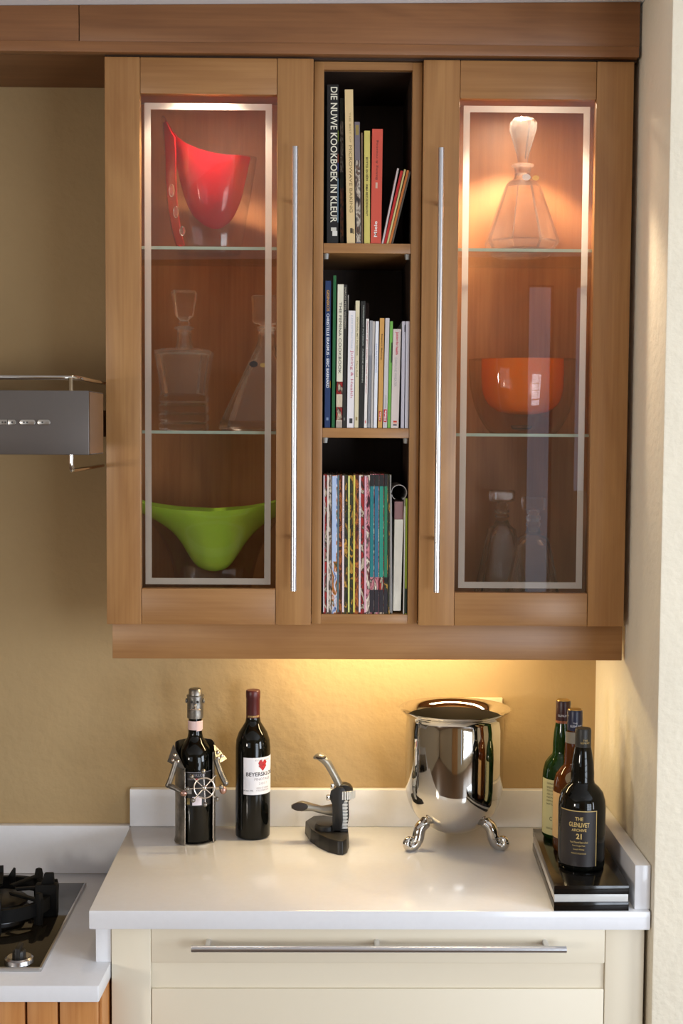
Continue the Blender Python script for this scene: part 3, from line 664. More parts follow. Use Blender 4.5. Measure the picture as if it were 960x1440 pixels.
# ================================================================== books
YF = -.297
def zpx(py, zs, pb, y=YF): return zs + (PY(520, py, y).z - PY(520, pb, y).z)
INK = {}
def ink(c):
    k = 'ink_%d_%d_%d' % c
    return pm(k, c, .5)
def book(label, rgb, xb0, xb1, xt0, yt, zs, pb, depth=.2, titles=(), recess=0., patches=(), name='book', group=None, mat=None, rough=.42, pages=True, cat='book'):
    y = YF + recess
    p0 = PY(xb0, pb, y).x; p1 = PY(xb1, pb, y).x; xt = PY(xt0, yt, y).x; ztop = PY(xt0, yt, y).z
    h = ztop - zs; w_ = p1 - p0 - .0004; lean = math.atan2(xt - p0, h)
    zr_ = zs + (w_ * math.sin(lean) if lean > 0 else 0) + .0003
    t = thing(name, label, cat, (p0, y, zr_), group, (0, lean, 0))
    tk = min(.0022, w_ * .18); cov = mat or pm('cover_%d_%d_%d' % rgb, rgb, rough)
    m = MB().box(0, w_, 0, tk, 0, h).box(0, tk, tk, depth, 0, h).box(w_ - tk, w_, tk, depth, 0, h)
    c = mk('cover', m, cov, t, local=True)
    if pages: mk('pages', B(tk, w_ - tk, tk, depth - .003, .002, h - .003), PAPER, t, local=True)
    k = h / (pb - yt)
    for (tx, tc, ya, yb_, fr, xc, up, bold) in titles:
        L_ = (yb_ - ya) * k; zc = (pb - (ya + yb_) / 2) * k
        f = (lambda x, yy: (xc * w_ - yy, -.0005, zc + x)) if up else (lambda x, yy: (xc * w_ + yy, -.0005, zc - x))
        lettering(tx, L_, fr * w_, f, ink(tc), t, bold, 'title')
    for (fx0, fx1, ya, yb_, pc) in patches:
        mk('spine_print', B(fx0 * w_, fx1 * w_, -.0004, 0, (pb - yb_) * k, (pb - ya) * k), pc if not isinstance(pc, tuple) else ink(pc), t, local=True)
    return t
WHT = (236, 236, 232); G1 = 'cookbooks on the upper bookcase shelf'; G2 = 'cookbooks on the middle bookcase shelf'; G3 = 'magazines on the bottom bookcase shelf'
FOOD = [picture('food_print_%d' % i, c, (70, 70, 26)) for i, c in enumerate((
    [(22, 18, 18), (90, 40, 34), (170, 36, 34), (30, 26, 24), (206, 186, 160), (60, 40, 30)], [(40, 34, 32), (120, 92, 76), (60, 50, 46), (206, 196, 178), (90, 70, 62), (30, 28, 28)],
    [(36, 56, 110), (120, 140, 186), (214, 220, 230), (190, 110, 40), (46, 70, 40), (226, 226, 226)], [(20, 16, 16), (110, 44, 26), (40, 24, 18), (186, 104, 44), (60, 30, 20), (150, 60, 40)],
    [(18, 14, 18), (110, 30, 56), (214, 140, 146), (30, 20, 26), (236, 220, 200), (90, 30, 40)], [(18, 18, 16), (30, 28, 24), (60, 62, 40), (24, 20, 18), (196, 150, 60), (40, 26, 20)]))]
PB = 341.5; z = ZB[0]
book('tall black hardback cookbook with white capital title down the spine', (16, 17, 20), 459.5, 475.6, 460, 119, z, PB, .23,
     [('DIE NUWE KOOKBOEK IN KLEUR', (226, 224, 206), 122.5, 312, .60, .60, False, .012)], patches=[(.36, .84, 319, 324, (200, 200, 190)), (.48, .92, 324, 331, (214, 214, 208)), (.94, 1.0, 183, 198, (120, 140, 40)), (.94, 1, 216, 228, (150, 60, 30)), (.94, 1, 228, 240, (50, 60, 130)), (.94, 1, 250, 312, (120, 150, 170))], group=G1)
book('thin dark green book set back beside the black hardback', (42, 52, 26), 478, 483.5, 477.5, 138, z, PB, .2, recess=.03, patches=[(.1, .9, 170, 240, FOOD[1]), (.1, .9, 262, 336, FOOD[3])], group=G1)
book('tall cream paperback on microwave baking', (222, 196, 146), 487.6, 499.4, 484.6, 126, z, PB, .2,
     [('MICROWAVE BAKING', (128, 108, 66), 204, 298, .36, .58, False, 0), ('THE BEST OF', (164, 144, 100), 158, 200, .22, .58, False, 0)], patches=[(.42, .72, 320, 327, (70, 60, 44)), (.72, .9, 321, 328, (150, 130, 90))], group=G1)
book('grey paperback with a printed food photograph along its spine', (112, 104, 112), 500.2, 507.6, 498.4, 171.5, z, PB, .2, patches=[(.05, .95, 225, 339, FOOD[1]), (.2, .8, 176, 190, (150, 130, 70))], group=G1)
book('very thin brown booklet beside the yellow paperback', (112, 88, 66), 508.2, 510.6, 507.6, 187, z, PB, .18, pages=False, group=G1)
book('yellow paperback with black capital title on bottling and preserving', (206, 192, 104), 512, 520.2, 512, 184, z, PB, .19,
     [('BOTTEL EN BÊRE · IRMA BEZUIDENHOUT', (40, 38, 28), 221, 303, .44, .52, False, .012)], group=G1)
book('salmon red paperback with white maker name at the foot of its spine', (206, 84, 66), 521, 536, 523.3, 181.5, z, PB, .21,
     [('Baking & roasting', (120, 60, 52), 197, 252, .26, .50, True, 0), ('Miele', (244, 230, 224), 310, 332, .30, .45, True, .02)], patches=[(.38, .58, 256, 264, (206, 170, 150))], group=G1)
for a, b_, tx_, ty, cc, lb in ((536.4, 539.2, 558.8, 235, (200, 186, 184), 'thin leaning booklet with pale grey spine'), (539.4, 543.2, 563.8, 238, (186, 30, 26), 'thin leaning booklet with bright red spine'),
     (543.4, 546.2, 568.8, 236, (206, 190, 130), 'thin leaning booklet with cream spine'), (546.4, 549.8, 572.8, 237, (196, 112, 46), 'thin leaning booklet with orange spine'), (550, 552.6, 576, 239, (86, 74, 62), 'thin leaning booklet with dark grey spine')):
    book(lb, cc, a, b_, tx_, ty, z, PB, .15, pages=False, name='booklet', group='booklets leaning on the upper shelf')
PB = 602.5; z = ZB[1]
book('navy blue hardback with gold and white lettering', (26, 52, 96), 456.2, 464.2, 457.4, 395, z, PB, .21,
     [('GESINSKOS', (196, 150, 70), 408, 438, .50, .5, False, .02), ('CHRISTELLE ERASMUS · ERIC BARNARD', (226, 230, 236), 441, 546, .50, .5, False, .02)], patches=[(.3, .7, 588, 592, (120, 140, 170)), (.93, 1, 536, 546, (220, 170, 50))], group=G2)
book('tall dark green thin hardback beside the navy book', (26, 96, 52), 466.2, 470.6, 468.6, 387.6, z, PB, .21, group=G2)
book('cream Femina cookbook with black capitals and food print', (224, 220, 200), 472.3, 481, 474.7, 400, z, PB, .2,
     [('THE FEMINA COOKBOOK', (44, 48, 46), 425, 526, .44, .5, False, 0)], patches=[(0, 1, 537, 555, FOOD[0]), (0, 1, 556, 573, (206, 190, 166)), (0, 1, 573, 592, FOOD[0]), (0, 1, 593, 602, (168, 156, 144))], group=G2)
book('black paperback with small grey capitals leaning by the Femina cookbook', (38, 36, 34), 481.6, 486.4, 483.6, 400.5, z, PB, .19,
     [('SNACKS PETER VELDSMAN', (170, 164, 150), 404, 462, .5, .45, False, .01)], patches=[(.3, .7, 588, 592, (120, 118, 110))], group=G2)
book('very thin white booklet standing above the juicing book', (196, 188, 176), 486.6, 488.2, 489, 415, z, PB, .17, pages=False, recess=.02, name='booklet', group=G2)
book('white paperback on juicing and health with pink lettering', (230, 226, 228), 487.6, 497.4, 490, 437, z, PB, .2,
     [('Juicing & Health', (196, 110, 130), 493, 560, .5, .58, False, 0), ('JUICE EXTRACTORS', (170, 190, 210), 443, 490, .28, .5, False, 0)], patches=[(.35, .8, 589, 596, (60, 60, 62))], group=G2)
book('cream paperback with olive capital title on potjiekos entertaining', (216, 206, 172), 498.2, 504, 500, 423, z, PB, .19,
     [('ONTHAAL MET POTJIEKOS', (96, 88, 40), 446, 500, .44, .45, False, .01), ('Mary Reid', (120, 100, 50), 508, 530, .44, .45, False, 0)], patches=[(.3, .7, 587, 592, (160, 140, 90))], group=G2)
book('black paperback with thin white capitals on potjiekos', (30, 30, 28), 504.5, 511.2, 507.4, 423.5, z, PB, .19,
     [('HUISGENOOT-POTJIEKOS   MARLENE HAMMANN', (190, 196, 186), 430, 538, .36, .55, False, .0)], group=G2)
book('dark red book standing set back behind the white red-lettered one', (70, 26, 18), 513, 518, 514.4, 426, z, PB, .065, recess=.21, group=G2)
book('white thin paperback with red lettering and a red diamond', (232, 226, 220), 511.6, 515.8, 514.8, 448.5, z, PB, .19,
     [('Gesond en groot eetplan ◆ Christa Weisgerber'.replace('◆', '·'), (176, 40, 52), 452, 554, .5, .5, False, .0)], patches=[(.3, .7, 592, 596, (220, 130, 130))], group=G2)
book('grey thin paperback with mottled spine', (150, 150, 154), 516.2, 520.4, 520, 451, z, PB, .18, patches=[(.1, .9, 500, 596, (126, 128, 134))], group=G2)
book('pale grey very thin booklet beside the low fat book', (186, 180, 174), 520.9, 524.2, 524.0, 452, z, PB, .18, pages=False, name='booklet', group=G2)
book('white low fat cooking paperback with blue lettering', (230, 232, 238), 525, 529.8, 528, 452, z, PB, .19, [('Low Fat COOKING', (110, 140, 190), 484, 524, .4, .45, False, 0)], group=G2)
book('tan orange paperback with a small red maker label', (206, 156, 84), 531, 537.4, 534.2, 447.5, z, PB, .2, [('Expert Baking', (80, 56, 26), 470, 506, .36, .5, False, .01), ('Miele', (240, 214, 200), 579.5, 591.5, .36, .45, True, .03)], patches=[(.2, .78, 578.5, 593, (188, 40, 36))], group=G2)
book('light grey paperback with a large red maker label', (206, 202, 204), 538.2, 544.2, 541.8, 447.5, z, PB, .2, [('Miele', (250, 236, 236), 577.5, 592, .5, .5, True, .03), ('Microwave', (150, 150, 156), 556, 574, .3, .5, True, 0)], patches=[(.12, .9, 576, 594, (190, 30, 44))], group=G2)
book('bright green thin paperback', (112, 176, 78), 544.6, 548.8, 548.4, 452, z, PB, .19, patches=[(.6, .98, 482, 510, (34, 60, 26))], group=G2)
book('pinkish white thick paperback on juicing for health', (218, 206, 200), 549.3, 560.4, 552.8, 463, z, PB, .2,
     [('Juicing for health', (206, 50, 80), 467, 499, .42, .5, False, .02), ('CAROLINE WHEATER', (170, 164, 166), 503, 544, .3, .45, False, 0)], patches=[(.3, .76, 592, 594.5, (206, 60, 40)), (.3, .76, 594.5, 597, (230, 190, 170)), (.3, .76, 597, 599, (50, 56, 90))], group=G2)
book('lilac white thin ring binder booklet beside the thick juicing book', (206, 204, 216), 563.4, 568, 565.4, 452, z, PB, .2, patches=[(.75, .98, 457, 467, (40, 40, 44))], group=G2)
book('lilac white thin booklet against the bookcase side', (214, 212, 222), 569, 574.2, 570.8, 452, z, PB, .2, group=G2)
# magazines
PB = 864; z = ZB[2]
TEAL = [(20, 118, 122), (40, 108, 136), (30, 142, 122), (34, 122, 84)]
mags = [(454.2, 459.2, 454.8, 0, (222, 212, 216), 'magazine with pale pink and colour photo spine'), (459.6, 465.8, 460, 1, (226, 214, 206), 'magazine with brown and cream photo spine'), (466.2, 473.8, 467, 2, (176, 194, 226), 'magazine with light blue spine'),
        (474, 480.4, 474.6, 3, (80, 110, 120), 'magazine with slate blue strip and dark food spine'), (480.8, 488.6, 481.4, 5, (232, 214, 216), 'magazine with white strip and near black spine'), (489, 496, 489.4, 5, (214, 216, 130), 'magazine with lime strip and golden food spine'),
        (496.2, 503.8, 496.8, 3, (216, 200, 90), 'magazine with yellow strip and orange food spine'), (504.2, 511.6, 504.8, 0, (226, 214, 220), 'magazine with white strip and red food spine'), (512, 519.6, 512.6, 4, (222, 170, 186), 'magazine with pink strip and cherry spine')]
for i, (a, b_, tx_, fi, sc_, lb) in enumerate(mags):
    yt = 667.6 + (i % 3) * .5
    t = book(lb, sc_, a, b_, tx_, yt, z, PB, .21, mat=FOOD[fi], name='magazine', group=G3, cat='magazine',
             patches=[(0, .34 if i != 2 else .8, yt + 1, 862 if i != 2 else 790, sc_)], titles=[('FOOD & HOME  COLLECTION', (60, 50, 60), 700, 758, .13, .17, False, 0)] if i > 3 else ())
for i, (a, b_) in enumerate(((519.9, 526), (526.3, 532.8), (533.1, 539.6), (539.9, 545))):
    book('magazine with %s spine band over dark food print' % ('deep teal', 'steel blue', 'bright sea green', 'leaf green')[i], TEAL[i], a, b_, a + .6, 667, z, PB, .21, mat=FOOD[(4, 4, 0, 5)[i]], name='magazine', group=G3, cat='magazine',
         patches=[(0, .95, 668, 684, (24, 22, 22)), (0, .84, 684, 812, TEAL[i]), (0, .95, 830, 862, (34, 26, 34))])
book('magazine with dark grey speckled spine beside the rolled paperback', (70, 62, 62), 545.3, 549.6, 545.9, 667.5, z, PB, .21, mat=FOOD[5], name='magazine', group=G3, cat='magazine', patches=[(.6, .98, 668, 862, (150, 146, 140))])
# paperback standing spine-back, its cover curled over at the top
q0 = PY(550.5, 864, YF); 
cb = thing('curled_paperback', 'white-paged paperback standing fore-edge out with its cover curled into a roll', 'book', (q0.x, YF, z), rot=None)
k = K(YF); zt = z + (864 - 730) * k
x0_, x1_ = q0.x, q0.x + 12.2 * k
pg = MB().slab([(x0_ + .003, z + .006), (x1_ + .001, z + .006), (x1_ + .0045, zt), (x0_ + .0045, zt)], YF + .004, YF + .15)
mk('pages', pg, pm('white_pages', (226, 222, 208), .8, vary=.06, vscale=30), cb, bevel=.001)
cxr, czr, rr = PY(561.2, 693, YF).x, PY(561.2, 693, YF).z, 11.2 * k
arc = [(cxr + rr * math.cos(t), czr + rr * math.sin(t)) for t in [math.radians(-62 + 300 * i / 30) for i in range(31)]]
rows = [[(p[0], yy, p[1]) for p in arc] for yy in (YF + .006, YF + .15)]
tag(mk('curled_cover', MB().grid(rows), pm('cover_board_grey', (186, 182, 178), .4), cb, solid=.0012), 'grey cover curled into a roll')
mk('cover', MB().slab([(x0_ - .0002, z + .0005), (x0_ + .0016, z + .0005), (cxr - rr + .0012, czr), (cxr - rr - .0006, czr)], YF + .006, YF + .15), pm('cover_board_grey', (186, 182, 178), .4), cb)
mk('flap', MB().slab([(x1_ + .0025, zt - .05), (x1_ + .0038, zt - .05), (cxr + rr * .78, czr - rr * .6), (cxr + rr * .70, czr - rr * .65)], YF + .006, YF + .15), PAPER, cb)
mk('rolled_plate', MB().slab([(x0_ + .0045, zt), (x1_ + .0042, zt), (x1_ + .0045, zt + 25 * k), (x0_ + .0045, zt + 25 * k)], YF + .010, YF + .15), pm('cover_mauve', (150, 112, 112), .5), cb)
book('thin white booklet standing beside the curled paperback', (220, 216, 206), 566.8, 568.2, 568.6, 712, z, PB, .17, pages=False, name='booklet', group=G3)
book('thin lime green booklet against the bookcase side', (150, 170, 40), 569.0, 571.8, 570.2, 701, z, PB, .17, pages=False, name='booklet', group=G3, patches=[(0, 1, 828, 863, (24, 44, 32))])

# ================================================================== things on the worktop
def cyl(cx, cy, R, a, z): return (cx + R * math.sin(a), cy - R * math.cos(a), z)
def wrap(name, cx, cy, R, a0, a1, z0, z1, mat, parent, n=24, th=.0004):
    m = MB(); k = n + 1; A = [lerp(a0, a1, i / n) for i in range(k)]
    m.grid([[cyl(cx, cy, R + th, a, zz) for a in A] for zz in (z0, z1)])
    return mk(name, m, mat, parent)
def wraptext(body, cx, cy, R, ac, zc, wd, ht, mat, parent, bold=0, name='lettering'):
    return lettering(body, wd, ht, lambda x, y: cyl(cx, cy, R + .0008, ac + x / R, zc + y), mat, parent, bold, name, local=False)
DARKGLASS = pm('dark_bottle_glass', (8, 9, 7), .05, spec=.35)
BORD = [(.034, 0), (.0375, .003), (.038, .008), (.038, .185), (.0365, .200), (.031, .215), (.023, .2265), (.0168, .236), (.0150, .246), (.0145, .262), (.0143, .300)]
def R_(d): return math.radians(d)
# --- red wine bottle
g = PZ(355.3, 1175, ZC); wx, wy = g.x, g.y
zt = PY(355, 971, wy).z; hh = zt - ZC; f = hh / .300
wb = thing('wine_bottle', 'dark wine bottle with maroon capsule and white grape-leaf label', 'bottle', (wx, wy, ZC))
prof = [(r, z * f) for r, z in BORD]
mk('glass', MB().lathe(prof, wx, wy, ZC, 48), DARKGLASS, wb)
mk('capsule', MB().lathe([(.0150, .243 * f), (.0152, .246 * f), (.0150, .284 * f), (.0158, .286 * f), (.0158, .299 * f), (.0146, .3012 * f), (.004, .3014 * f)], wx, wy, ZC, 32), pm('maroon_capsule', (72, 22, 24), .35), wb)
GOLDM = pm('gold_print', (206, 176, 110), .4)
wraptext('BEYERSKLOOF  B', wx, wy, .0153, R_(15), ZC + .249 * f, .030, .0036, GOLDM, wb, .02)
LAB = pm('white_label', (232, 232, 238), .55); PRN = pm('label_print_dark', (52, 48, 56), .6); PRG = pm('label_print_grey', (150, 146, 156), .6)
zl0 = ZC + PY(355, 1118, wy - .038).z - ZC; zl1 = PY(355, 1066, wy - .038).z
RB = .038
lbl = wrap('label', wx, wy, RB, R_(-29), R_(104), zl0, zl1, LAB, wb, 36)
ac = R_(38); H = zl1 - zl0
wraptext('BEYERSKLOOF', wx, wy, RB, ac, zl0 + H * .555, .076, .0085, PRN, lbl, .015)
wraptext('PINOTAGE', wx, wy, RB, ac, zl0 + H * .42, .040, .0055, PRG, lbl)
wraptext('2 0 0 7', wx, wy, RB, ac, zl0 + H * .30, .020, .005, PRG, lbl)
wraptext('WINE OF ORIGIN', wx, wy, RB, ac, zl0 + H * .18, .032, .0034, PRG, lbl); wraptext('STELLENBOSCH', wx, wy, RB, ac, zl0 + H * .115, .032, .0034, PRG, lbl)
wraptext('14% ALC VOL', wx, wy, RB, R_(-12), zl0 + H * .115, .022, .0034, PRN, lbl)
wraptext('ESTATE WINES', wx, wy, RB, ac, zl0 + H * .93, .036, .0028, PRG, lbl)
m = MB(); leaf = [(0, -.0125), (.006, -.006), (.0098, -.0015), (.0075, .001), (.0105, .006), (.007, .0105), (.0035, .0115), (0, .0065), (-.0035, .0125), (-.0075, .0105), (-.0105, .005), (-.0085, .0005), (-.0098, -.002), (-.0055, -.006)]
m.v = [cyl(wx, wy, RB + .0009, ac - .03 + x / RB, zl0 + H * .79 + y) for x, y in leaf]; m.f = [tuple(range(len(leaf)))]
bmf = mk('vine_leaf', m, pm('leaf_red', (170, 34, 36), .5, vary=.5, vscale=300), lbl, smooth=0)
bm = bmesh.new(); bm.from_mesh(bmf.data); bmesh.ops.triangulate(bm, faces=bm.faces); bm.to_mesh(bmf.data); bm.free()

# --- bottle in the metal captain holder
g = PZ(274.5, 1181, ZC); cx, cy = g.x, g.y; k = K(cy - .04)
TIN = pm('worn_tin', (136, 132, 126), .36, .9, vary=.45, vscale=38, bump=.2, bscale=120); TINB = pm('bright_tin', (206, 198, 190), .25, 1)
zt = PY(275, 1012, cy).z
cbt = thing('wine_bottle', 'dark wine bottle with pink neck band inside the metal holder', 'bottle', (cx, cy, ZC + .003))
f2 = (PY(275, 1034, cy).z - ZC) / .243
mk('glass', MB().lathe([(r, z * f2) for r, z in BORD], cx, cy, ZC + .003, 48), DARKGLASS, cbt)
zn0, zn1 = PY(275, 1027, cy - .015).z, PY(275, 1014.5, cy - .015).z
wrap('neck_band', cx, cy, .0156, R_(-100), R_(100), zn0, zn1, pm('pink_paper', (226, 196, 192), .6), cbt)
wrap('neck_band', cx, cy, .0160, R_(14), R_(70), zn0 - .002, zn1 - .0015, pm('pink_paper_overlap', (214, 184, 182), .6), cbt)
yl0, yl1 = PY(275, 1134, cy - .038).z, PY(275, 1086, cy - .038).z
lb2 = wrap('label', cx, cy, RB, R_(-45), R_(70), yl0, yl1, pm('black_label', (22, 20, 20), .4), cbt)
tl = lambda *a, **q: wraptext(*a, **q)
wraptext('MERLOT', cx, cy, RB, R_(14), yl1 - .007, .034, .006, PRG, lb2); wraptext('CABERNET SAUVIGNON', cx, cy, RB, R_(14), yl1 - .015, .044, .004, PRG, lb2)
wrap('label_line', cx, cy, RB + .0003, R_(-45), R_(70), yl1 - .0012, yl1 - .0004, PRG, lb2); wrap('label_stripe', cx, cy, RB + .0003, R_(-45), R_(-6), PY(275, 1110, cy).z, PY(275, 1103, cy).z, pm('label_silver', (150, 148, 146), .5), lb2)
wrap('label_patch', cx, cy, RB + .0004, R_(-4), R_(26), PY(275, 1133, cy - .04).z, PY(275, 1121, cy - .04).z, pm('label_patch_white', (220, 212, 222), .5), lb2)
wrap('label_seal', cx, cy, RB + .0004, R_(5), R_(14), PY(275, 1099, cy - .04).z, PY(275, 1095, cy - .04).z, pm('label_seal_red', (150, 20, 34), .5), lb2)
wrap('label_colour', cx, cy, RB + .0004, R_(-22), R_(-12), PY(275, 1132, cy - .04).z, PY(275, 1123, cy - .04).z, pm('label_colours', (130, 110, 60), .5, vary=.6, vscale=200), lb2)
ch = thing('captain_bottle_holder', 'tin ship captain bottle holder in a coat, gripping a ship wheel', 'bottle holder', (cx, cy, ZC))
RC = .0435; a0, a1 = R_(-24), R_(66)
def coat_top(a):
    d = math.degrees(a)
    if d < -24: t = (-24 - d) / 70; return PY(275, lerp(1086, 1050, min(1, t)), cy - .04).z
    t = (d - 66) / 60; return PY(275, lerp(1062, 1050, min(1, t)), cy - .04).z
A = [lerp(a1, a0 + 2 * math.pi, i / 48) for i in range(49)]
rows = [[], [], [], []]
for a in A:
    aa = a - 2 * math.pi if a > math.pi else a
    zt_ = coat_top(aa)
    for j, fr in enumerate((0, .05, .6, 1)): rows[j].append(cyl(cx, cy, RC + (.002 if j == 0 else 0), a, lerp(ZC + .001, zt_, fr)))
mk('coat', MB().grid(rows), TIN, ch, solid=.0014)
for a in (a0, a1):
    zt_ = coat_top(a - .001 if a < 0 else a + .001)
    mk('coat_edge', MB().tube([cyl(cx, cy, RC + .001, a, ZC + .002), cyl(cx, cy, RC + .001, a, zt_)], .0012, 8), TINB, ch)
mk('base_plate', MB().lathe([(RC - .001, 0), (RC - .001, .0024)], cx, cy, ZC, 40), TIN, ch)
def W(px, py, dy): return PY(px, py, cy + dy)
def epaulette(pts, dy0, beads):
    P = [W(px, py, dy) for px, py, dy in pts]
    m = MB(); m.v = [tuple(p) for p in P]; m.f = [tuple(range(len(P)))]
    e = mk('epaulette', m, TIN, ch, solid=.002)
    for px, py, dy in beads: mk('bead', MB().ball(W(px, py, dy), .0042, 12, 8), TINB, e)
epaulette([(243.5, 1047, -.012), (251, 1063, -.042), (259.5, 1081, -.050), (250, 1079, -.050), (235, 1071, -.036)], 0, [(245.5, 1062, -.040), (243, 1069, -.045), (250, 1070.5, -.051)])
epaulette([(300.5, 1047, -.008), (310, 1056, -.012), (319, 1067, -.018), (309, 1073, -.028), (304, 1071, -.036)], 0, [(306, 1058, -.030), (311.5, 1063, -.028), (307, 1066, -.036)])
al = [W(248, 1070, -.044), W(242, 1089, -.046), W(236.5, 1104, -.046), W(245, 1108, -.056), W(257, 1114.5, -.066)]
mk('arm', MB().tube(spline(al[:3], 4), [.0058] * 9, 12), TIN, ch); mk('arm', MB().tube(spline(al[2:], 4), [.0058] * 4 + [.005] * 5, 12), TIN, ch)
mk('elbow', MB().ball(al[2], .0066, 12, 8), TIN, ch)
mk('hand', MB().ball(W(258, 1115.5, -.068), .0072, 12, 8, 1.1, .7, .9), pm('copper_hand', (176, 140, 128), .35, .9), ch)
ar = [W(304, 1068, -.034), W(310.5, 1087, -.044), W(317, 1101, -.050), W(315, 1108, -.058)]
mk('arm', MB().tube(spline(ar[:3], 4), [.0062] * 9, 12), TIN, ch); mk('elbow', MB().ball(ar[2], .0068, 12, 8), TIN, ch)
mk('hand', MB().ball(W(313.5, 1111, -.066), .0078, 12, 8, 1, .8, 1.1), pm('copper_hand', (176, 140, 128), .35, .9), ch)
wc = W(287.2, 1108, -.070); kw = K(cy - .07); wr = 14.6 * kw
whl = mk('ship_wheel', MB().tube([(wc.x + wr * math.cos(t), wc.y, wc.z + wr * math.sin(t)) for t in [2 * math.pi * i / 40 for i in range(41)]], .0017, 8), TINB, ch)
mk('hub', MB().ball(wc, .0058, 14, 10, 1, .8, 1), TINB, whl)
for i in range(8):
    a = R_(45 * i + 3); L_ = 24 * kw
    e = (wc.x + L_ * math.cos(a), wc.y, wc.z + L_ * math.sin(a))
    s_ = mk('spoke', MB().tube([tuple(wc), e], .0013, 8), TINB, whl)
    mk('spoke_knob', MB().ball(e, .0052 if i != 1 else .002, 12, 8, 1, 1, 1), TIN, whl)
# the captain's head is a cap slipped over the bottle neck
hd = thing('captain_head_stopper', 'tin captain head with cap and ears over the bottle neck', 'bottle stopper', (cx, cy, PY(275, 1009, cy).z))
zz = lambda py: PY(275.5, py, cy).z
mk('face', MB().lathe([(.0172, zz(1009)), (.0176, zz(1007)), (.0174, zz(985)), (.0172, zz(978.5))], cx, cy, 0, 32), TIN, hd)
mk('cap', MB().lathe([(.0185, zz(979.5)), (.0186, zz(977.5)), (.0148, zz(977)), (.0140, zz(969.5)), (.0120, zz(968)), (.003, zz(967.6))], cx, cy, 0, 32), TIN, hd)
for s in (-1, 1): mk('ear', MB().ball((cx + s * .0188, cy - .003, zz(985)), .0042, 12, 8, .6, 1, 1.3), TIN, hd)
mk('nose', MB().ball((cx + .002, cy - .0185, zz(991)), .0036, 10, 8, .8, 1, 1.6), TINB, hd)
for dx in (-.006, .007): mk('eye', MB().lathe([(.0024, 0), (.0026, .001), (.0014, .0012)], 0, 0, 0, 14), pm('dark_eye', (40, 38, 36), .4), hd, local=True).matrix_local = Matrix.Translation((dx, -.0172, zz(985) - hd.location.z)) @ Matrix.Rotation(math.pi / 2, 4, 'X')
m = MB().tube([cyl(cx, cy, .0184, R_(a), zz(996.5 - 1.2 * math.cos(R_(a * 2)))) for a in range(-40, 45, 8)], .0016, 8)
mk('moustache', m, TINB, hd)

# --- lever corkscrew on its stand
YO = -.135
def O(px, py, dy=0): return PY(px, py, YO + dy)
zo = ZC; ok = K(YO)
outl = [PZ(px, py, ZC) for px, py in ((428.2, 1172), (436, 1184), (448, 1192.5), (462, 1199), (475, 1202.5), (482, 1203), (488, 1199.5), (490.8, 1192), (489.5, 1181), (484, 1172), (472, 1165.5), (455, 1163), (440, 1164))]
cks = thing('lever_corkscrew', 'black lever corkscrew with two grey handles on an iron-shaped stand', 'corkscrew', (.01, YO, ZC))
cxo = sum(p.x for p in outl) / len(outl); cyo = sum(p.y for p in outl) / len(outl)
mk('stand_base', MB().prism([(p.x, p.y) for p in outl], ZC, ZC + .029, [(cxo + (p.x - cxo) * .97, cyo + (p.y - cyo) * .94) for p in outl]), MBLACK, cks, bevel=.002)
b1 = O(462, 1170)
mk('base_cup', MB().lathe([(.024, 0), (.024, .010), (.021, .013), (.008, .014)], O(458, 1165).x, YO + .004, ZC + .028, 32), MBLACK, cks)
# body frame: two cheeks with the rack between
def cheek(dy, dx): return MB().slab([(p.x, p.z) for p in [O(x + dx, y) for x, y in ((467, 1167), (479, 1167), (482, 1150), (481, 1128), (487, 1119), (487, 1110), (482, 1104), (474, 1103), (465, 1109), (463, 1119), (467, 1128), (467, 1150))]], YO + dy, YO + dy + .006)
mk('cheek_plate', cheek(-.020, 0), MBLACK, cks, bevel=.001); mk('cheek_plate', cheek(.014, 9), MBLACK, cks, bevel=.001)
p0, p1 = O(476, 1172), O(490, 1166)
mk('body_foot', MB().box(O(468, 1172).x, O(489, 1172).x, YO - .020, YO + .020, ZC + .027, O(475, 1163).z), MBLACK, cks, bevel=.002)
pr0, pr1 = O(476, 1164), O(485, 1126)
mk('rack', B(O(475, 1164).x, O(487, 1164).x, YO - .013, YO + .010, pr0.z, pr1.z), pm('rack_grey', (196, 196, 192), .35), cks)
TW_ = pm('white_teeth', (226, 226, 222), .4)
for i in range(9):
    q = O(484.5, 1162 - i * 4.6); mk('rack_tooth', B(q.x - .005, q.x + .006, YO - .0165, YO - .013, q.z, q.z + .0034), TW_ if i % 1 == 0 else MBLACK, cks)
gc = O(484, 1113.5)
gw = mk('gear_wheel', MB().lathe([(.018, -.012), (.0195, -.010), (.0195, .010), (.018, .012)], 0, 0, 0, 32), MBLACK, cks, local=True)
gw.matrix_local = Matrix.Translation(gc - Vector(cks.location)) @ Matrix.Rotation(math.pi / 2, 4, 'X')
for i in range(14):
    a = R_(-70 + i * 13); r_ = .0200
    c = Vector((gc.x + r_ * math.cos(a), YO - .003, gc.z + r_ * math.sin(a)))
    m = MB(); u = Vector((math.cos(a), 0, math.sin(a))); v = Vector((-math.sin(a), 0, math.cos(a)))
    P = [c + u * su * .0035 + v * sv * .0014 + Vector((0, sy * .0085, 0)) for sy in (-1, 1) for su, sv in ((-1, -1), (1, -1), (1, 1), (-1, 1))]
    m.v = [tuple(p) for p in P]; m.f = [(0, 1, 2, 3), (7, 6, 5, 4), (0, 4, 5, 1), (1, 5, 6, 2), (2, 6, 7, 3), (3, 7, 4, 0)]
    mk('gear_tooth', m, TW_, gw, smooth=0).matrix_parent_inverse = gw.matrix_local.inverted()
    o_ = gw.children[-1]
for px, py in ((467.5, 1104), (461.5, 1120)): mk('pivot_screw', MB().tube([tuple(O(px, py + 5, -.024)), tuple(O(px, py - 2, -.024))], [.0048, .0044], 12), CHROME, cks, bevel=.0006)
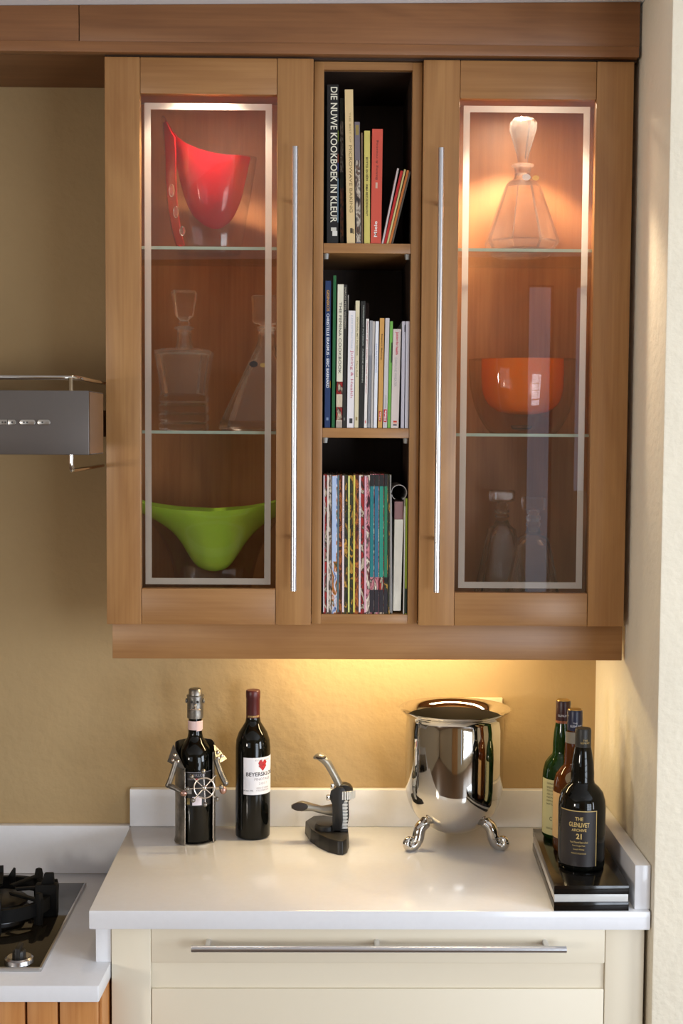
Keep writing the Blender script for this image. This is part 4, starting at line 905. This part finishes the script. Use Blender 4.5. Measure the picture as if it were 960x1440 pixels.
GREY = pm('satin_grey_handle', (150, 144, 132), .32, .6); GRIP = pm('brown_black_grip', (40, 30, 26), .6)
def handle(path, rx, ry, grip, gr):
    """flat lever: half width rx across the picture, ry in depth"""
    P = spline(path, 5); n = len(P); rings = []
    for i, p in enumerate(P):
        t = (P[min(i + 1, n - 1)] - P[max(i - 1, 0)]).normalized(); a = Vector((-t.z, 0, t.x)); f_ = i / (n - 1) * (len(path) - 1); j = min(int(f_), len(path) - 2); u = f_ - j
        ra = lerp(rx[j], rx[j + 1], u); rb = lerp(ry[j], ry[j + 1], u)
        rings.append([p + a * ra * math.cos(2 * math.pi * q / 16) + Vector((0, rb * math.sin(2 * math.pi * q / 16), 0)) for q in range(16)])
    h = mk('lever_handle', MB().loft(rings), GREY, cks, smooth=60)
    mk('grip_pad', MB().ball(grip, .010, 16, 10, *gr), GRIP, h)
    return h
h1 = handle([O(480, 1112), O(473, 1096), O(465, 1081), (O(458, 1070)), O(449, 1064), O(440.5, 1066)], [.009, .0085, .0085, .0095, .009, .002], [.012, .010, .011, .014, .014, .003], O(451, 1064.5, -.004), (1.2, 1.25, .42))
h1.children[0].rotation_euler = (0, 0, 0)
h2 = handle([O(478, 1138), O(466, 1139), O(452, 1138.5), O(440, 1135.5), O(424, 1133.5), O(409.5, 1134.5)], [.014, .013, .0085, .008, .0115, .004], [.010, .010, .008, .009, .012, .003], O(421.5, 1134.5, -.011), (1.75, .35, .95))

# --- polished ice bucket
gL, gR = PZ(568, 1193, ZC), PZ(697, 1201, ZC)
bx_ = PY(638.5, 1060, -.148).x; by_ = -.148
kb = K(by_)
def bz(py): return PY(638, py, by_).z
zb_ = bz(1169); zr_ = bz(997)
bu = thing('ice_bucket', 'polished steel ice bucket with flared rim on three scroll feet', 'ice bucket', (bx_, by_, ZC))
Rb = 69.5 * kb
prof = [(.004, zb_)]
for i in range(1, 13):
    a = R_(90 * i / 12); prof.append((Rb * math.sin(a) ** .92, zb_ + (1 - math.cos(a)) * .105))
zs_ = zb_ + .105
prof += [(Rb * 1.004, lerp(zs_, zr_, .4)), (Rb, lerp(zs_, zr_, .78)), (Rb * .985, lerp(zs_, zr_, .88)), (Rb * .995, lerp(zs_, zr_, .92)), (Rb * 1.05, lerp(zs_, zr_, .965)), (Rb * 1.13, lerp(zs_, zr_, 1.0)), (Rb * 1.14, zr_ + .0025), (Rb * 1.10, zr_ + .001), (Rb * 1.0, lerp(zs_, zr_, .95)), (Rb * .97, lerp(zs_, zr_, .90))]
lin_ = [(Rb * .97, lerp(zs_, zr_, .90)), (Rb * .975, lerp(zs_, zr_, .5)), (Rb * .97, zs_)]
for i in range(11, 0, -1):
    a = R_(90 * i / 12); lin_.append((Rb * .97 * math.sin(a) ** .92, zb_ + .004 + (1 - math.cos(a)) * .103))
lin_.append((.003, zb_ + .004))
mk('bowl', MB().lathe(prof, bx_, by_, 0, 96, True, False), CHROME, bu, smooth=60)
mk('inside', MB().lathe(lin_, bx_, by_, 0, 72, False, True), pm('brushed_inside', (120, 112, 100), .38, 1), bu, smooth=60)
for ang in (R_(206), R_(338), R_(90)):
    ca, sa = math.cos(ang), math.sin(ang)
    P = [(.062, zb_ + .035), (.070, zb_ + .028), (.083, zb_ + .018), (.088, zb_ - .002), (.092, ZC + .017), (.099, ZC + .0105), (.108, ZC + .0088), (.1145, ZC + .014), (.1135, ZC + .022), (.107, ZC + .0245), (.1035, ZC + .019), (.107, ZC + .0165)]
    path = spline([(bx_ + ca * r, by_ + sa * r, z_) for r, z_ in P], 5); n_ = len(path)
    rad = [interp([(0, .005), (.08, .0125), (.3, .0135), (.5, .0105), (.75, .0080), (1, .0048)], i / (n_ - 1)) for i in range(n_)]
    mk('scroll_foot', MB().tube(path, rad, 14), CHROME, bu, smooth=60)

# --- whisky stand with three bottles
ZP = ZC + .048
stq = [PZ(779, 1281.5, ZC), PZ(884, 1282, ZC)]
c0 = Vector((.4310, -.5505)); c1 = Vector((.5710, -.5490)); c2 = Vector((.5790, -.1900)); c3 = Vector((.4470, -.1900))
def layer(z0, z1, ins): 
    cc = (c0 + c1 + c2 + c3) / 4
    return MB().prism([tuple(cc + (p - cc) * (1 - ins)) for p in (c0, c1, c2, c3)], z0, z1)
sd = thing('display_stand', 'black and clear layered display plinth holding the whisky bottles', 'display stand', (.505, -.37, ZC))
mk('lower_slab', layer(ZC, ZC + .0165, 0), BLACK, sd, bevel=.0008)
mk('clear_slab', layer(ZC + .0165, ZC + .0315, .015), pm('frosted_acrylic', (206, 206, 204), .2), sd, bevel=.0006)
mk('upper_slab', layer(ZC + .0315, ZP, 0), BLACK, sd, bevel=.0008)
def whisky(label, x, y, toppx, cols, kind, ang, txt):
    cap, glass, liquid = cols
    h = PY(toppx[0], toppx[1], y).z - ZP; f = h / .278
    t = thing('whisky_bottle', label, 'bottle', (x, y, ZP))
    P = [(.040, 0), (.0435, .003), (.0445, .008), (.0450, .120), (.0440, .134), (.0395, .150), (.0310, .161), (.0235, .168), (.0222, .175), (.0222, .190), (.0205, .212), (.0165, .236), (.0142, .246)]
    sc_ = .0455 / .045 if kind == 0 else .90
    P = [(r * sc_, z * f) for r, z in P]
    mk('glass', MB().lathe(P, x, y, ZP, 44), glass, t)
    cp = mk('cap', MB().lathe([(.0152, .238 * f), (.0155, .240 * f), (.0155, .274 * f), (.0145, .2775 * f), (.003, .278 * f)], x, y, ZP, 32), cap, t)
    return t, f, P, cp
GOLDL = pm('gold_lettering', (206, 178, 112), .4)
B1, f1, P1, cap1 = whisky('black whisky bottle with gold-bordered black archive label, foremost on the stand', .5030, -.4330, (817.5, 1023.5), (pm('black_cap', (40, 38, 34), .45), DARKGLASS, None), 0, 0, None)
x_, y_ = .5030, -.4330; Rw = .0455; a_c = R_(-17)
wraptext('THE', x_, y_, .0158, R_(5), ZP + .256 * f1, .009, .0032, GOLDL, cap1); wraptext('GLENLIVET', x_, y_, .0158, R_(5), ZP + .251 * f1, .018, .0036, GOLDL, cap1)
za, zb2 = ZP + .012, ZP + .124 * f1
l1 = wrap('label', x_, y_, Rw, R_(-68), R_(27), za, zb2, pm('archive_label', (34, 28, 28), .45), B1, 30)
bw = .0016
for nm, q in (('top', (R_(-68), R_(27), zb2 - bw * 1.6, zb2 - bw * .6)), ('side', (R_(25), R_(27) - .004, za, zb2 - bw * .6))):
    wrap('gold_border', x_, y_, Rw + .0004, *q, GOLDL, l1, 24)
for s_, zz_, wd_, ht_, bo in (('THE', .85, .015, .0068, .02), ('GLENLIVET', .745, .039, .0090, .02), ('ARCHIVE', .65, .028, .0052, .02), ('21', .54, .0105, .0105, .03), ('Years Matured Reserve Rich', .435, .034, .0038, 0), ('Pure Single Malt', .37, .024, .0038, 0), ('Scotch Whisky', .305, .021, .0038, 0), ('PRODUCT OF SCOTLAND', .235, .028, .0026, 0)):
    wraptext(s_, x_, y_, Rw + .0005, a_c, za + (zb2 - za) * zz_, wd_, ht_, GOLDL, l1, bo)
AMB = colour_glass('amber_whisky_glass', (112, 58, 14), .35, .04); GRN = colour_glass('green_bottle_glass', (26, 66, 18), .35, .04)
B2, f2_, P2, cap2 = whisky('amber whisky bottle with navy cap standing between the other two', .5050, -.3350, (810.5, 997.5), (pm('navy_cap', (28, 32, 58), .35), AMB, None), 1, 0, None)
x_, y_ = .5050, -.3350
mk('cap_top', MB().lathe([(.0140, .2776 * f2_), (.0135, .2786 * f2_), (.003, .2787 * f2_)], x_, y_, ZP, 28), pm('gold_foil', (206, 170, 100), .3, .8), B2)
wraptext('GLENLIVET', x_, y_, .0158, R_(0), ZP + .2475 * f2_, .024, .0045, pm('cap_print', (206, 206, 214), .5), cap2, .01); wraptext('THE', x_, y_, .0158, R_(-8), ZP + .2535 * f2_, .009, .003, pm('cap_print', (206, 206, 214), .5), cap2)
wrap('neck_label', x_, y_, .0186, R_(-80), R_(60), ZP + .214 * f2_, ZP + .236 * f2_, pm('silver_label', (130, 122, 108), .45), B2)
mk('seal', MB().lathe([(.0, 0), (.013, 0), (.0135, .001), (.012, .0016), (0.001, .0018)], 0, 0, 0, 28), pm('bronze_seal', (164, 146, 116), .4, .4, bump=.5, bscale=300), B2, local=True).matrix_local = Matrix.Translation((-.011, -.0385, .150 * f2_)) @ Matrix.Rotation(R_(62), 4, 'X')
wrap('label', x_, y_, .0406, R_(-110), R_(40), ZP + .03, ZP + .118 * f2_, pm('tan_label', (214, 176, 120), .55), B2)
B3, f3, P3, cap3 = whisky('green whisky bottle with maroon cap and pale yellow label, rearmost on the stand', .4985, -.2400, (799.8, 984.5), (pm('maroon_cap', (52, 20, 24), .35), GRN, None), 1, 0, None)
x_, y_ = .4985, -.2400
mk('cap_top', MB().lathe([(.0140, .2776 * f3), (.0135, .2786 * f3), (.003, .2787 * f3)], x_, y_, ZP, 28), pm('gold_foil', (206, 170, 100), .3, .8), B3)
wraptext('GLENLIVET', x_, y_, .0158, R_(-6), ZP + .249 * f3, .024, .0045, pm('cap_print', (206, 206, 214), .5), cap3, .01)
wrap('neck_ring', x_, y_, .0150, R_(-180), R_(180), ZP + .229 * f3, ZP + .238 * f3, pm('red_gold_ring', (140, 80, 50), .4), B3)
wrap('label', x_, y_, .0406, R_(-85), R_(30), ZP + .010, ZP + .122 * f3, pm('pale_yellow_label', (214, 206, 150), .55), B3)
l3 = B3.children[-1]
for i, q in enumerate((.93, .86, .80, .74, .68, .62, .56, .30, .12)):
    wraptext(('GLENLIVET', 'SINGLE MALT', 'SCOTCH WHISKY', 'AGED 12 YEARS', 'PURE MALT', 'DISTILLED', 'BOTTLED', 'C', 'SCOTLAND')[i], x_, y_, .0410, R_(-42), ZP + lerp(.010, .122 * f3, q), .022 if i != 7 else .006, .0035 if i != 7 else .008, pm('label_print_olive', (70, 66, 40), .6), l3)
